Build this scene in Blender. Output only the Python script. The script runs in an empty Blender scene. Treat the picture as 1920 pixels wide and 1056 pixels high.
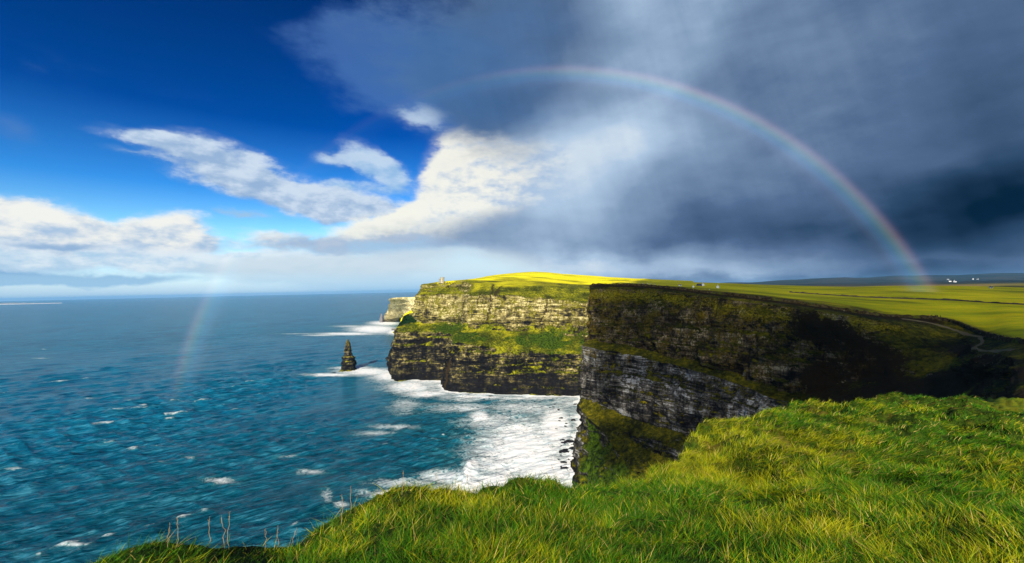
import bpy, math, os
import numpy as np
from mathutils import Vector, Matrix
from mathutils.bvhtree import BVHTree
R = math.radians
rng = np.random.default_rng(7)
scene = bpy.context.scene
TEST = os.environ.get('SC_TEST', '')

# ---------------------------------------------------------------- camera
CAM_H = 178.0
PITCH, ROLL, FPX = R(1.0), R(1.2), 800.0
Fv = np.array([0, math.cos(PITCH), math.sin(PITCH)])
U0 = np.array([0, -math.sin(PITCH), math.cos(PITCH)])
R0 = np.array([1.0, 0, 0])
Rv = math.cos(ROLL) * R0 - math.sin(ROLL) * U0
Uv = math.sin(ROLL) * R0 + math.cos(ROLL) * U0
CAMP = np.array([0, 0, CAM_H])
cam_d = bpy.data.cameras.new('camera')
cam = bpy.data.objects.new('camera', cam_d)
scene.collection.objects.link(cam)
cam_d.sensor_width = 36.0
cam_d.lens = 36.0 * FPX / 1920.0
cam_d.clip_start = 0.1
cam_d.clip_end = 150000
M = Matrix.Identity(4)
for i in range(3):
    M[i][0], M[i][1], M[i][2] = Rv[i], Uv[i], -Fv[i]
    M[i][3] = CAMP[i]
cam.matrix_world = M
scene.camera = cam

def ray(u, v):
    return Fv + (u - 960) / FPX * Rv - (v - 528) / FPX * Uv
def P(u, v, d):                      # point seen at (u, v) that lies d metres ahead
    r = ray(u, v)
    return CAMP + r * (d / r[1])
def S(u, v, z=0.0):                  # point seen at (u, v) on the level z
    r = ray(u, v)
    return CAMP + r * ((z - CAM_H) / r[2])
def AE(u, v):
    r = ray(u, v)
    r = r / np.linalg.norm(r)
    return math.atan2(r[0], r[1]), math.asin(r[2])

# ---------------------------------------------------------------- sun, exposure
SUN_EL, SUN_AZ = R(27.0), R(12.0 + 180.0)      # azimuth measured from +Y towards +X
sun_dir = np.array([math.sin(SUN_AZ) * math.cos(SUN_EL), math.cos(SUN_AZ) * math.cos(SUN_EL), math.sin(SUN_EL)])
sd = bpy.data.lights.new('sun', 'SUN')
sd.energy = 4.3
sd.angle = R(0.5)
sd.color = (1.0, 0.90, 0.74)
so = bpy.data.objects.new('sun', sd)
scene.collection.objects.link(so)
so.location = (0, -300, 500)
so.rotation_euler = Vector(sun_dir).to_track_quat('Z', 'Y').to_euler()
scene.view_settings.view_transform = 'Standard'
scene.view_settings.look = 'None'
scene.view_settings.gamma = 1.0
EXPO = 0.9
scene.view_settings.exposure = EXPO
EM = 2 ** EXPO
scene.cycles.max_bounces = 5
scene.cycles.transparent_max_bounces = 12
scene.cycles.volume_bounces = 0
scene.cycles.use_denoising = True

def lin(c):
    return tuple(((x / 255) / 12.92 if x / 255 <= 0.04045 else ((x / 255 + 0.055) / 1.055) ** 2.4) for x in c)

# ---------------------------------------------------------------- node helper
class NG:
    def __init__(s, tree):
        s.t = tree
        s.t.nodes.clear()
    def node(s, typ, **kw):
        n = s.t.nodes.new(typ)
        for k, v in kw.items():
            setattr(n, k, v)
        return n
    def put(s, sock, v):
        if isinstance(v, bpy.types.NodeSocket):
            s.t.links.new(v, sock)
        elif v is not None:
            if hasattr(sock.default_value, '__len__'):
                if not hasattr(v, '__len__'):
                    v = (v,) * len(sock.default_value)
                v = tuple(v)
                if len(sock.default_value) == 4 and len(v) == 3:
                    v = v + (1,)
            sock.default_value = v
    def m(s, op, a, b=None, c=None, clamp=False):
        n = s.node('ShaderNodeMath', operation=op, use_clamp=clamp)
        s.put(n.inputs[0], a)
        if b is not None: s.put(n.inputs[1], b)
        if c is not None: s.put(n.inputs[2], c)
        return n.outputs[0]
    def vm(s, op, a, b=None, c=None):
        n = s.node('ShaderNodeVectorMath', operation=op)
        s.put(n.inputs[0], a)
        if op == 'SCALE':
            s.put(n.inputs[3], b)
        else:
            if b is not None: s.put(n.inputs[1], b)
            if c is not None: s.put(n.inputs[2], c)
        return n.outputs['Value'] if op in ('DOT_PRODUCT', 'LENGTH') else n.outputs[0]
    def noise(s, vec, scale=1.0, detail=4, rough=0.55, dist=0.0, col=False):
        n = s.node('ShaderNodeTexNoise')
        n.inputs['Scale'].default_value = scale
        n.inputs['Detail'].default_value = detail
        n.inputs['Roughness'].default_value = rough
        n.inputs['Distortion'].default_value = dist
        s.put(n.inputs['Vector'], vec)
        return n.outputs['Color' if col else 'Fac']
    def ss(s, v, a, b):             # smoothstep
        n = s.node('ShaderNodeMapRange', interpolation_type='SMOOTHSTEP')
        s.put(n.inputs[0], v)
        n.inputs[1].default_value, n.inputs[2].default_value = a, b
        return n.outputs[0]
    def mr(s, v, a, b, c=0.0, d=1.0):
        n = s.node('ShaderNodeMapRange')
        s.put(n.inputs[0], v)
        for i, q in zip((1, 2, 3, 4), (a, b, c, d)): n.inputs[i].default_value = q
        return n.outputs[0]
    def mix(s, f, a, b, mode='MIX'):
        n = s.node('ShaderNodeMix', data_type='RGBA', blend_type=mode)
        s.put(n.inputs[0], f); s.put(n.inputs[6], a); s.put(n.inputs[7], b)
        return n.outputs[2]
    def ramp(s, f, stops, interp='LINEAR'):
        n = s.node('ShaderNodeValToRGB')
        cr = n.color_ramp
        cr.interpolation = interp
        while len(cr.elements) < len(stops): cr.elements.new(0.5)
        for e, (p, c) in zip(cr.elements, stops):
            e.position = p; e.color = (*c[:3], 1)
        s.put(n.inputs[0], f)
        return n.outputs[0]
    def comb(s, x, y, z=0.0):
        n = s.node('ShaderNodeCombineXYZ')
        for i, q in enumerate((x, y, z)): s.put(n.inputs[i], q)
        return n.outputs[0]
    def sep(s, v):
        n = s.node('ShaderNodeSeparateXYZ')
        s.put(n.inputs[0], v)
        return n.outputs
    def attr(s, name, out='Fac'):
        return s.node('ShaderNodeAttribute', attribute_name=name).outputs[out]

# ---------------------------------------------------------------- world: clear-air sky and the clouds in it, by direction
world = bpy.data.worlds.new('World')
scene.world = world
world.use_nodes = True
world.cycles.sampling_method = 'MANUAL'
world.cycles.sample_map_resolution = 512
g = NG(world.node_tree)
out = g.node('ShaderNodeOutputWorld')
bg = g.node('ShaderNodeBackground')
g.t.links.new(bg.outputs[0], out.inputs[0])
SKY_K = 0.10
bg.inputs['Strength'].default_value = SKY_K
sky = g.node('ShaderNodeTexSky', sky_type='NISHITA')
sky.sun_disc = False
sky.sun_elevation = SUN_EL
sky.sun_rotation = SUN_AZ
sky.altitude = 180
sky.air_density = 1.0; sky.dust_density = 0.4; sky.ozone_density = 2.5
tc = g.node('ShaderNodeTexCoord').outputs['Generated']
dx, dy, dz = g.sep(tc)
az = g.m('ARCTAN2', dx, dy)
el = g.m('ARCSINE', dz)
AEc = g.comb(az, el)
warp = g.vm('SUBTRACT', g.noise(g.vm('MULTIPLY', tc, (1, 1, 2.0)), 5.0, 7, 0.62, col=True), (0.5, 0.5, 0.5))
W1 = g.vm('ADD', AEc, g.vm('MULTIPLY', warp, (0.13, 0.085, 0)))
warp2 = g.vm('SUBTRACT', g.noise(g.vm('MULTIPLY', tc, (1, 1, 1.6)), 2.6, 4, 0.5, col=True), (0.5, 0.5, 0.5))
W2 = g.vm('ADD', AEc, g.vm('MULTIPLY', warp2, (0.22, 0.16, 0)))

def blob(u, v, ru, rv, rot=0.0, w='W1', k=1.0):
    a, e = AE(u, v)
    n = g.node('ShaderNodeMapping', vector_type='TEXTURE')
    g.put(n.inputs['Vector'], {'W1': W1, 'W2': W2, 'W0': AEc}[w])
    n.inputs['Location'].default_value = (a, e, 0)
    n.inputs['Rotation'].default_value = (0, 0, R(rot))
    ca, sa = math.cos(R(rot)), math.sin(R(rot))
    kx = math.cos(a) ** 2 / FPX
    ky = math.cos(a) * math.cos(e) ** 2 / FPX
    n.inputs['Scale'].default_value = (ru * math.hypot(ca * kx, sa * ky), rv * math.hypot(sa * kx, ca * ky), 1)
    q = g.node('ShaderNodeTexGradient', gradient_type='QUADRATIC_SPHERE' if False else 'SPHERICAL')
    g.put(q.inputs[0], n.outputs[0])
    o = q.outputs['Fac']
    return g.m('MULTIPLY', o, k) if k != 1.0 else o
def total(lst, op='ADD'):
    r = lst[0]
    for q in lst[1:]:
        r = g.m(op, r, q)
    return r
def over(base, fac, col):            # cloud colour given as it should look, in sRGB 0..255
    if isinstance(col, tuple):
        col = tuple(c / EM / SKY_K for c in lin(col))
    return g.mix(fac, base, col)
fine = g.noise(g.vm('MULTIPLY', tc, (1, 1, 2.2)), 7.0, 8, 0.62)
finec = g.m('SUBTRACT', fine, 0.5)
fine_b = g.noise(g.vm('MULTIPLY', g.vm('ADD', tc, (-0.012, 0.0, 0.016)), (1, 1, 2.2)), 7.0, 8, 0.62)
emb = g.m('SUBTRACT', fine, fine_b)          # positive on the side of a billow that faces the sun
shaft = g.m('SUBTRACT', g.noise(g.comb(g.m('MULTIPLY', g.m('ADD', az, g.m('MULTIPLY', el, 0.30)), 7.0), g.m('MULTIPLY', el, 0.9)), 1.0, 5, 0.55), 0.5)

# clear sky: the Nishita sky, its blue deepened with height as a polarised sky is
tint = g.ramp(g.mr(el, 0.0, 0.62), [(0.0, (0.95, 0.95, 1.15)), (0.18, (0.52, 0.86, 0.98)), (0.33, (0.10, 0.46, 0.84)), (0.55, (0.0, 0.16, 0.48)), (1.0, (0.0, 0.09, 0.28))])
col = g.mix(1.0, sky.outputs[0], tint, 'MULTIPLY')

# thin high veil on the left flank of the storm
veil = total([blob(760, 60, 260, 150, 10, 'W2', 1.0), blob(820, 200, 240, 90, -20, 'W2', 0.9), blob(690, 150, 180, 120, 0, 'W2', 0.8),
              blob(-10, 240, 110, 70, 0, 'W2', 0.8)])
veil = g.ss(g.m('ADD', veil, g.m('MULTIPLY', finec, 1.9)), 0.18, 1.05)
col = over(col, g.m('MULTIPLY', veil, 0.50), (88, 132, 196))

# sunlit cumulus: bright tops, grey-blue bases
def slope(u1, v1, u2, v2):           # 0 at the shaded flank, 1 at the lit flank
    p1, p2 = np.array(AE(u1, v1)), np.array(AE(u2, v2)); d = (p2 - p1) / ((p2 - p1) @ (p2 - p1))
    return g.m('ADD', g.vm('DOT_PRODUCT', W1, (d[0], d[1], 0)), -float(p1 @ d))
def cumulus(col, parts, lo, hi, noise_k, bright, shade, grad, cov=1.0):
    t0 = total(parts)
    d = g.m('ADD', t0, g.m('MULTIPLY', g.m('MULTIPLY', finec, noise_k), g.ss(t0, 0.0, 0.35)))
    f = g.m('MAXIMUM', g.ss(d, lo * 0.85, hi * 1.12), g.m('MULTIPLY', g.ss(d, lo * 0.2, hi * 1.3), 0.6))
    sh = g.m('ADD', g.m('MULTIPLY', emb, 4.0), g.m('MULTIPLY', g.m('SUBTRACT', slope(*grad), 0.5), 0.9))
    sh = g.ss(g.m('ADD', sh, g.m('MULTIPLY', finec, 0.5)), -0.65, 0.45)
    c = g.mix(sh, tuple(x / EM / SKY_K for x in lin(shade)), tuple(x / EM / SKY_K for x in lin(bright)))
    return g.mix(g.m('MULTIPLY', f, cov), col, c)
# small puffs and the long streak
col = cumulus(col, [blob(800, 222, 75, 30, 0, 'W1', 1.0), blob(690, 298, 85, 34, -25, 'W1', 1.0), blob(640, 352, 80, 24, 0, 'W1', 0.8), blob(455, 403, 70, 14, 0, 'W1', 0.9), blob(730, 345, 80, 50, -30, 'W1', 0.8), blob(620, 300, 60, 20, 0, 'W1', 0.5)],
              0.18, 0.75, 1.7, (206, 226, 244), (158, 196, 230), (700, 360, 700, 270), 0.85)
col = cumulus(col, [blob(300, 276, 150, 26, -7, 'W1', 1.0), blob(420, 318, 170, 60, -14, 'W1', 1.35), blob(540, 360, 170, 52, -14, 'W1', 1.3), blob(680, 392, 190, 44, -6, 'W1', 1.2), blob(260, 300, 80, 14, -5, 'W1', 0.6)],
              0.20, 0.70, 1.6, (206, 222, 240), (150, 180, 216), (470, 385, 500, 290))
# the bright mass in the middle
col = cumulus(col, [blob(930, 295, 180, 100, 20, 'W1', 1.6), blob(870, 370, 170, 90, 25, 'W1', 1.4), blob(1010, 270, 200, 60, 8, 'W1', 1.1), blob(740, 428, 210, 36, 8, 'W1', 1.2), blob(830, 410, 140, 60, 15, 'W1', 1.1), blob(1020, 350, 220, 120, 20, 'W1', 1.1)],
              0.20, 0.62, 1.6, (248, 247, 235), (176, 198, 224), (1040, 400, 860, 290), 0.96)
# the storm mass
stm = total([blob(1500, 120, 900, 620, 0, 'W2', 1.15), blob(1400, 330, 470, 260, 8, 'W2', 1.0), blob(1020, 60, 440, 300, 0, 'W2', 0.9), blob(1000, 190, 260, 90, -8, 'W2', 0.6),
             blob(1500, 420, 900, 190, 0, 'W2', 1.0), blob(1000, 455, 420, 75, 0, 'W2', 0.9), blob(2300, 200, 900, 700, 0, 'W0', 1.3), blob(1500, -600, 1300, 700, 0, 'W0', 1.3)])
stf = g.ss(g.m('ADD', stm, g.m('MULTIPLY', finec, 0.9)), 0.12, 0.72)
str_n = g.noise(g.vm('MULTIPLY', W2, (3.2, 7.0, 1)), 1.0, 5, 0.5)
val = total([g.m('MULTIPLY_ADD', g.m('SUBTRACT', str_n, 0.5), 0.32, 0.48), g.m('MULTIPLY', finec, 0.08), g.m('MULTIPLY', shaft, 0.30), g.m('MULTIPLY', emb, 0.10),
             blob(1210, -40, 190, 360, -14, 'W2', 0.32), blob(1230, 492, 460, 34, 0, 'W1', 0.20), blob(1350, -30, 120, 200, -30, 'W2', 0.16), blob(1190, 260, 200, 190, -25, 'W2', 0.20), blob(1080, 290, 230, 130, 10, 'W2', 0.30),
             blob(1010, 400, 380, 170, 20, 'W2', 0.36), blob(1000, 510, 460, 60, 0, 'W1', 0.34), blob(1400, 503, 420, 20, 0, 'W1', 0.16), blob(1750, 500, 300, 16, 0, 'W1', 0.12),
             blob(1350, 320, 260, 200, 30, 'W2', 0.06), blob(1600, 20, 600, 220, 0, 'W2', 0.05),
             blob(1920, 385, 520, 130, 14, 'W2', -0.42), blob(1500, 425, 460, 70, 4, 'W2', -0.22), blob(1000, 195, 260, 70, -4, 'W2', -0.14), blob(1720, 330, 300, 190, -30, 'W2', -0.16),
             blob(960, 60, 260, 130, 0, 'W2', -0.06), blob(1920, 80, 320, 260, 0, 'W2', -0.12)])
scol = g.ramp(val, [(0.0, tuple(x for x in lin((4, 34, 58)))), (0.2, lin((44, 72, 104))), (0.45, lin((84, 110, 146))), (0.68, lin((128, 154, 186))), (0.9, lin((176, 200, 226))), (1.0, lin((205, 221, 236)))])
scol = g.vm('SCALE', scol, 1 / EM / SKY_K)
col = g.mix(stf, col, scol)
col = over(col, g.m('MULTIPLY', g.ss(g.m('ADD', total([blob(860, 170, 300, 130, -5, 'W2', 1.0), blob(900, 60, 260, 120, 0, 'W2', 0.8)]), g.m('MULTIPLY', finec, 0.9)), 0.0, 1.1), 0.7), (66, 112, 168))

# low bank at the left
col = cumulus(col, [blob(60, 410, 230, 50, -6, 'W1', 1.3), blob(330, 432, 100, 42, 8, 'W1', 1.25), blob(190, 450, 330, 40, 0, 'W1', 1.1), blob(-80, 420, 260, 80, 0, 'W1', 1.2), blob(560, 455, 300, 26, 0, 'W1', 0.8)],
              0.18, 0.70, 1.5, (244, 245, 240), (168, 196, 226), (200, 468, 200, 392))
col = cumulus(col, [blob(300, 484, 520, 34, 0, 'W1', 1.2), blob(620, 492, 330, 40, 0, 'W1', 1.1), blob(-100, 480, 400, 50, 0, 'W1', 1.0)],
              0.12, 0.70, 0.8, (228, 237, 244), (172, 202, 230), (300, 515, 300, 460), 0.9)
# flat grey bases
col = over(col, g.m('MULTIPLY', g.ss(g.m('ADD', total([blob(640, 455, 280, 24, 2, 'W1', 1.0), blob(760, 470, 200, 28, 0, 'W1', 0.9)]), g.m('MULTIPLY', finec, 0.5)), 0.2, 0.8), 0.8), (160, 184, 214))
col = over(col, g.m('MULTIPLY', g.ss(g.m('ADD', total([blob(110, 521, 470, 22, 0, 'W1', 1.3), blob(-200, 505, 400, 50, 0, 'W1', 1.0), blob(120, 462, 170, 14, 0, 'W1', 0.8)]), g.m('MULTIPLY', finec, 0.35)), 0.15, 0.75), 0.75), (112, 160, 208))
col = over(col, g.m('MULTIPLY', g.ss(total([blob(720, 515, 330, 55, 0, 'W1', 1.3), blob(860, 505, 220, 50, 0, 'W0', 1.6), blob(560, 500, 260, 34, 0, 'W1', 1.0)]), 0.05, 0.8), 0.85), (204, 222, 234))
# pale air over the horizon
a0, e0 = AE(430, 540)
hz = g.m('MULTIPLY', g.ss(el, 0.060, 0.0), g.ss(az, 0.32, -0.05))
col = over(col, g.m('MULTIPLY', hz, 0.72), (158, 208, 242))
col = g.mix(g.ss(el, -0.002, -0.03), col, tuple(x / EM / SKY_K for x in lin((60, 110, 160))))
g.put(bg.inputs['Color'], col)
# faint rain shafts lighten the air in slanting streaks (already part of the storm's value)

# ---------------------------------------------------------------- numpy noise
_T = rng.random(4096).astype(np.float64)
_PERM = rng.permutation(4096)
def _h(ix, iy, iz):
    return _T[_PERM[(_PERM[(_PERM[ix & 4095] + iy) & 4095] + iz) & 4095]]
def vnoise(x, y, z=0.0):
    x, y, z = np.broadcast_arrays(np.asarray(x, float), np.asarray(y, float), np.asarray(z, float))
    xi, yi, zi = np.floor(x).astype(int), np.floor(y).astype(int), np.floor(z).astype(int)
    fx, fy, fz = x - xi, y - yi, z - zi
    fx, fy, fz = (f * f * f * (f * (f * 6 - 15) + 10) for f in (fx, fy, fz))
    r = 0
    for a in (0, 1):
        for b in (0, 1):
            for c in (0, 1):
                r = r + _h(xi + a, yi + b, zi + c) * (fx if a else 1 - fx) * (fy if b else 1 - fy) * (fz if c else 1 - fz)
    return r * 2 - 1
def fbm(x, y, z=0.0, o=4, g_=0.5):
    r, a, f = 0, 1.0, 1.0
    for i in range(o):
        r = r + a * vnoise(np.asarray(x) * f + 17.3 * i, np.asarray(y) * f - 9.1 * i, np.asarray(z) * f + 3.7 * i)
        a *= g_; f *= 2.03
    return r
def sstep(x, a, b):
    t = np.clip((x - a) / (b - a), 0, 1)
    return t * t * (3 - 2 * t)

# ---------------------------------------------------------------- mesh helpers
def link(o):
    scene.collection.objects.link(o)
    return o
def tag(o, label=None, cat=None, group=None, kind=None):
    if label: o['label'] = label
    if cat: o['category'] = cat
    if group: o['group'] = group
    if kind: o['kind'] = kind
    return o
def raw_mesh(name, verts, faces, mat=None, smooth=True, attrs=None, cols=None):
    """faces: (n,4) or (n,3) int array"""
    me = bpy.data.meshes.new(name)
    verts = np.ascontiguousarray(verts, dtype=np.float32).reshape(-1, 3)
    faces = np.ascontiguousarray(faces, dtype=np.int32)
    nf, k = faces.shape
    me.vertices.add(len(verts)); me.vertices.foreach_set('co', verts.ravel())
    me.loops.add(nf * k); me.loops.foreach_set('vertex_index', faces.ravel())
    me.polygons.add(nf)
    me.polygons.foreach_set('loop_start', np.arange(0, nf * k, k, dtype=np.int32))
    me.polygons.foreach_set('loop_total', np.full(nf, k, dtype=np.int32))
    me.polygons.foreach_set('use_smooth', np.full(nf, smooth))
    for n, a in (attrs or {}).items():
        at = me.attributes.new(n, 'FLOAT', 'POINT')
        at.data.foreach_set('value', np.ascontiguousarray(a, dtype=np.float32).ravel())
    for n, a in (cols or {}).items():
        at = me.attributes.new(n, 'FLOAT_COLOR', 'POINT')
        at.data.foreach_set('color', np.ascontiguousarray(a, dtype=np.float32).ravel())
    me.update(calc_edges=True)
    me.validate()
    if mat: me.materials.append(mat)
    return me
def obj(name, me, parent=None):
    o = bpy.data.objects.new(name, me)
    link(o)
    if parent: o.parent = parent
    return o
def grid_faces(nr, nc):
    i = np.arange(nr * nc).reshape(nr, nc)
    return np.stack([i[:-1, :-1], i[:-1, 1:], i[1:, 1:], i[1:, :-1]], -1).reshape(-1, 4)
def catmull(pts, t):
    """pts (n,k), t in 0..n-1"""
    pts = np.asarray(pts, float)
    n = len(pts)
    i = np.clip(np.floor(t).astype(int), 0, n - 2)
    f = (t - i)[:, None]
    p0, p1, p2, p3 = pts[np.clip(i - 1, 0, n - 1)], pts[i], pts[i + 1], pts[np.clip(i + 2, 0, n - 1)]
    m1, m2 = (p2 - p0) * 0.5, (p3 - p1) * 0.5
    return (2 * f**3 - 3 * f**2 + 1) * p1 + (f**3 - 2 * f**2 + f) * m1 + (-2 * f**3 + 3 * f**2) * p2 + (f**3 - f**2) * m2
def resample(rows, res, tension=True):
    """rows (nrow, ncol, 3) control lines; returns the s parameters so that steps are about res long on the mid row"""
    ref = np.asarray(rows).mean(0)
    seg = np.linalg.norm(np.diff(ref, axis=0), axis=1)
    ts = [0.0]
    for k, L in enumerate(seg):
        n = max(2, int(L / res))
        ts += list(k + (np.arange(n) + 1) / n)
    return np.array(ts)
def grid_normals(V):
    du = np.gradient(V, axis=1); dv = np.gradient(V, axis=0)
    n = np.cross(du, dv)
    return n / np.maximum(np.linalg.norm(n, axis=-1, keepdims=True), 1e-9)

# strata: hardness of the beds as a function of height
_bz = np.cumsum(rng.uniform(1.1, 5.5, 120)) - 30
_bv = rng.uniform(-1, 1, 120)
def beds(z):
    i = np.clip(np.searchsorted(_bz, z) - 1, 0, 118)
    f = (z - _bz[i]) / (_bz[i + 1] - _bz[i])
    w = sstep(f, 0.72, 1.0)
    return _bv[i] * (1 - w) + _bv[i + 1] * w

def loft_cliff(name, rows, nrow, rock, res, mat, rough=1.0, seed=0.0, veg=None, label=None, bed_amp=1.6, but_amp=5.0, post=None, dip=(0.0, 0.0), meadow=99.0, shale=None, peat=None, blk=1.0, lipr=None, ribs=0.0):
    """rows: list of control lines from the sea upwards, nrow: samples between them, rock: 0..1 rockiness per line"""
    rows = np.array(rows, float)
    t = resample(rows, res)
    L = [catmull(r, t) for r in rows]
    V, K, RI = [], [], []
    for k in range(len(L) - 1):
        n = nrow[k]
        for j in range(n):
            f = j / n
            V.append(L[k] * (1 - f) + L[k + 1] * f)
            K.append(rock[k] * (1 - f) + rock[k + 1] * f)
            RI.append(k + f)
    V.append(L[-1]); K.append(rock[-1]); RI.append(len(L) - 1)
    V = np.array(V); K = np.array(K)[:, None] * np.ones(V.shape[1]); RI = np.array(RI)
    # soften the crease lines a little
    N = grid_normals(V)
    N2 = N.copy(); N2[..., 2] *= 0.25
    N2 /= np.maximum(np.linalg.norm(N2, axis=-1, keepdims=True), 1e-6)
    if True:   # make the normal point outwards (to the seaward side)
        pass
    x, y, z = V[..., 0] + seed, V[..., 1] - seed, V[..., 2]
    steep = np.clip(1.15 - np.abs(N[..., 2]) * 1.2, 0, 1)
    h = z + dip[0] * V[..., 0] + dip[1] * V[..., 1] + 2.5 * vnoise(x / 60, y / 60, 0)
    d = but_amp * (fbm(x / 42, y / 42, z / 190, 3)) * (0.35 + 0.65 * steep)
    d += 3.0 * rough * (np.abs(fbm(x / 26, y / 26, z / 150, 2)) - 0.3) * steep
    if ribs: d += ribs * (np.abs(fbm((x + 0.5 * z) / 17, (y - 0.4 * z) / 17, z / 90, 3)) - 0.35) * steep * (0.35 + 0.65 * sstep(RI, 4.2, 4.9)[:, None])
    d += 2.2 * rough * (-np.abs(fbm(x / 15, y / 15, z / 95, 2)) + 0.4) * 2.0 * steep
    arc = np.r_[0, np.cumsum(np.linalg.norm(np.diff(V[V.shape[0] // 2, :, :2], axis=0), axis=1))][None, :] + 0 * z
    hb = h + 1.2 * vnoise(x / 14, y / 14, 3)
    bi = np.searchsorted(_bz, hb)
    for wd_, am_ in ((7.0, 0.75), (3.1, 0.4), (19.0, 0.9)):
        q_ = arc / wd_ + 0.5 * vnoise(arc / 9, bi * 3.1, seed) + bi * 0.37
        ci = np.floor(q_).astype(int)
        d += blk * am_ * (_h(ci & 4095, bi if wd_ < 15 else (bi // 5), int(wd_) + np.zeros_like(ci)) * 2 - 1) * steep
    d += 5.0 * vnoise(z / 22, seed, 0) + 3.0 * vnoise(z / 8, seed, 7)
    bedv = beds(hb) * 0.6 + 0.55 * (_h(np.floor(arc / 7.0 + 0.5 * vnoise(arc / 9, bi * 3.1, seed) + bi * 0.37).astype(int) & 4095, bi, 7 + 0 * bi) * 2 - 1)  # relief shade put into the colour: recessed beds darker, protruding ones paler
    d += bed_amp * beds(h + 0.6 * vnoise(x / 9, y / 9, z / 9)) * steep
    d += rough * 0.8 * fbm(x / 5, y / 5, z / 3.2, 4, 0.55) * (0.3 + 0.7 * steep)
    d *= K
    V = V + N2 * d[..., None]
    V[..., 2] += (1 - steep) * K * 1.2 * fbm(x / 12, y / 12, 5.0, 4)
    if post is not None: V = post(V, RI, t)
    vg = np.zeros(V.shape[:2]) if veg is None else veg(V, RI, t)
    fi = sstep(RI[:, None] + 0.75 * fbm(V[..., 0] / 70, V[..., 1] / 45, 3.0, 4) + 0 * vg, meadow - 0.7, meadow + 0.6)
    lip = np.zeros(V.shape[:2]) if lipr is None else np.exp(-((RI - lipr) / 0.10) ** 2)[:, None] + np.zeros(V.shape[:2])
    sh = np.zeros(V.shape[:2]) if shale is None else shale(V, RI, t)
    me = raw_mesh(name, V, grid_faces(*V.shape[:2]), mat, True, {'lip': lip, 'bedv': bedv, 'veg': vg, 'meadow': fi, 'shale': sh, 'peat': np.zeros(V.shape[:2]) if peat is None else peat(V, RI, t)})
    o = obj(name, me)
    tag(o, label, None, None, 'structure')
    return o, V, t

# ---------------------------------------------------------------- materials
def new_mat(name):
    m = bpy.data.materials.new(name)
    m.use_nodes = True
    g = NG(m.node_tree)
    o = g.node('ShaderNodeOutputMaterial')
    b = g.node('ShaderNodeBsdfPrincipled')
    g.t.links.new(b.outputs[0], o.inputs[0])
    b.inputs['Roughness'].default_value = 0.85
    b.inputs['Specular IOR Level'].default_value = 0.07
    return m, g, b
def plain(name, c, rough=0.8, var=0.15, scale=2.0):
    m, g, b = new_mat(name)
    pos = g.node('ShaderNodeTexCoord').outputs['Object']
    n = g.noise(pos, scale, 4, 0.6)
    col = g.mix(n, tuple(x * (1 - var) for x in c), tuple(min(1, x * (1 + var)) for x in c))
    g.put(b.inputs['Base Color'], col)
    b.inputs['Roughness'].default_value = rough
    return m
def geo(g):
    n = g.node('ShaderNodeNewGeometry')
    return n.outputs['Position'], n.outputs['Normal'], n.outputs['True Normal']
def bump(g, b, h, dist, strength=1.0, prev=None):
    n = g.node('ShaderNodeBump')
    n.inputs['Distance'].default_value = dist
    n.inputs['Strength'].default_value = strength
    g.put(n.inputs['Height'], h)
    if prev is not None: g.put(n.inputs['Normal'], prev)
    if b is not None: g.put(b.inputs['Normal'], n.outputs[0])
    return n.outputs[0]

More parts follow.
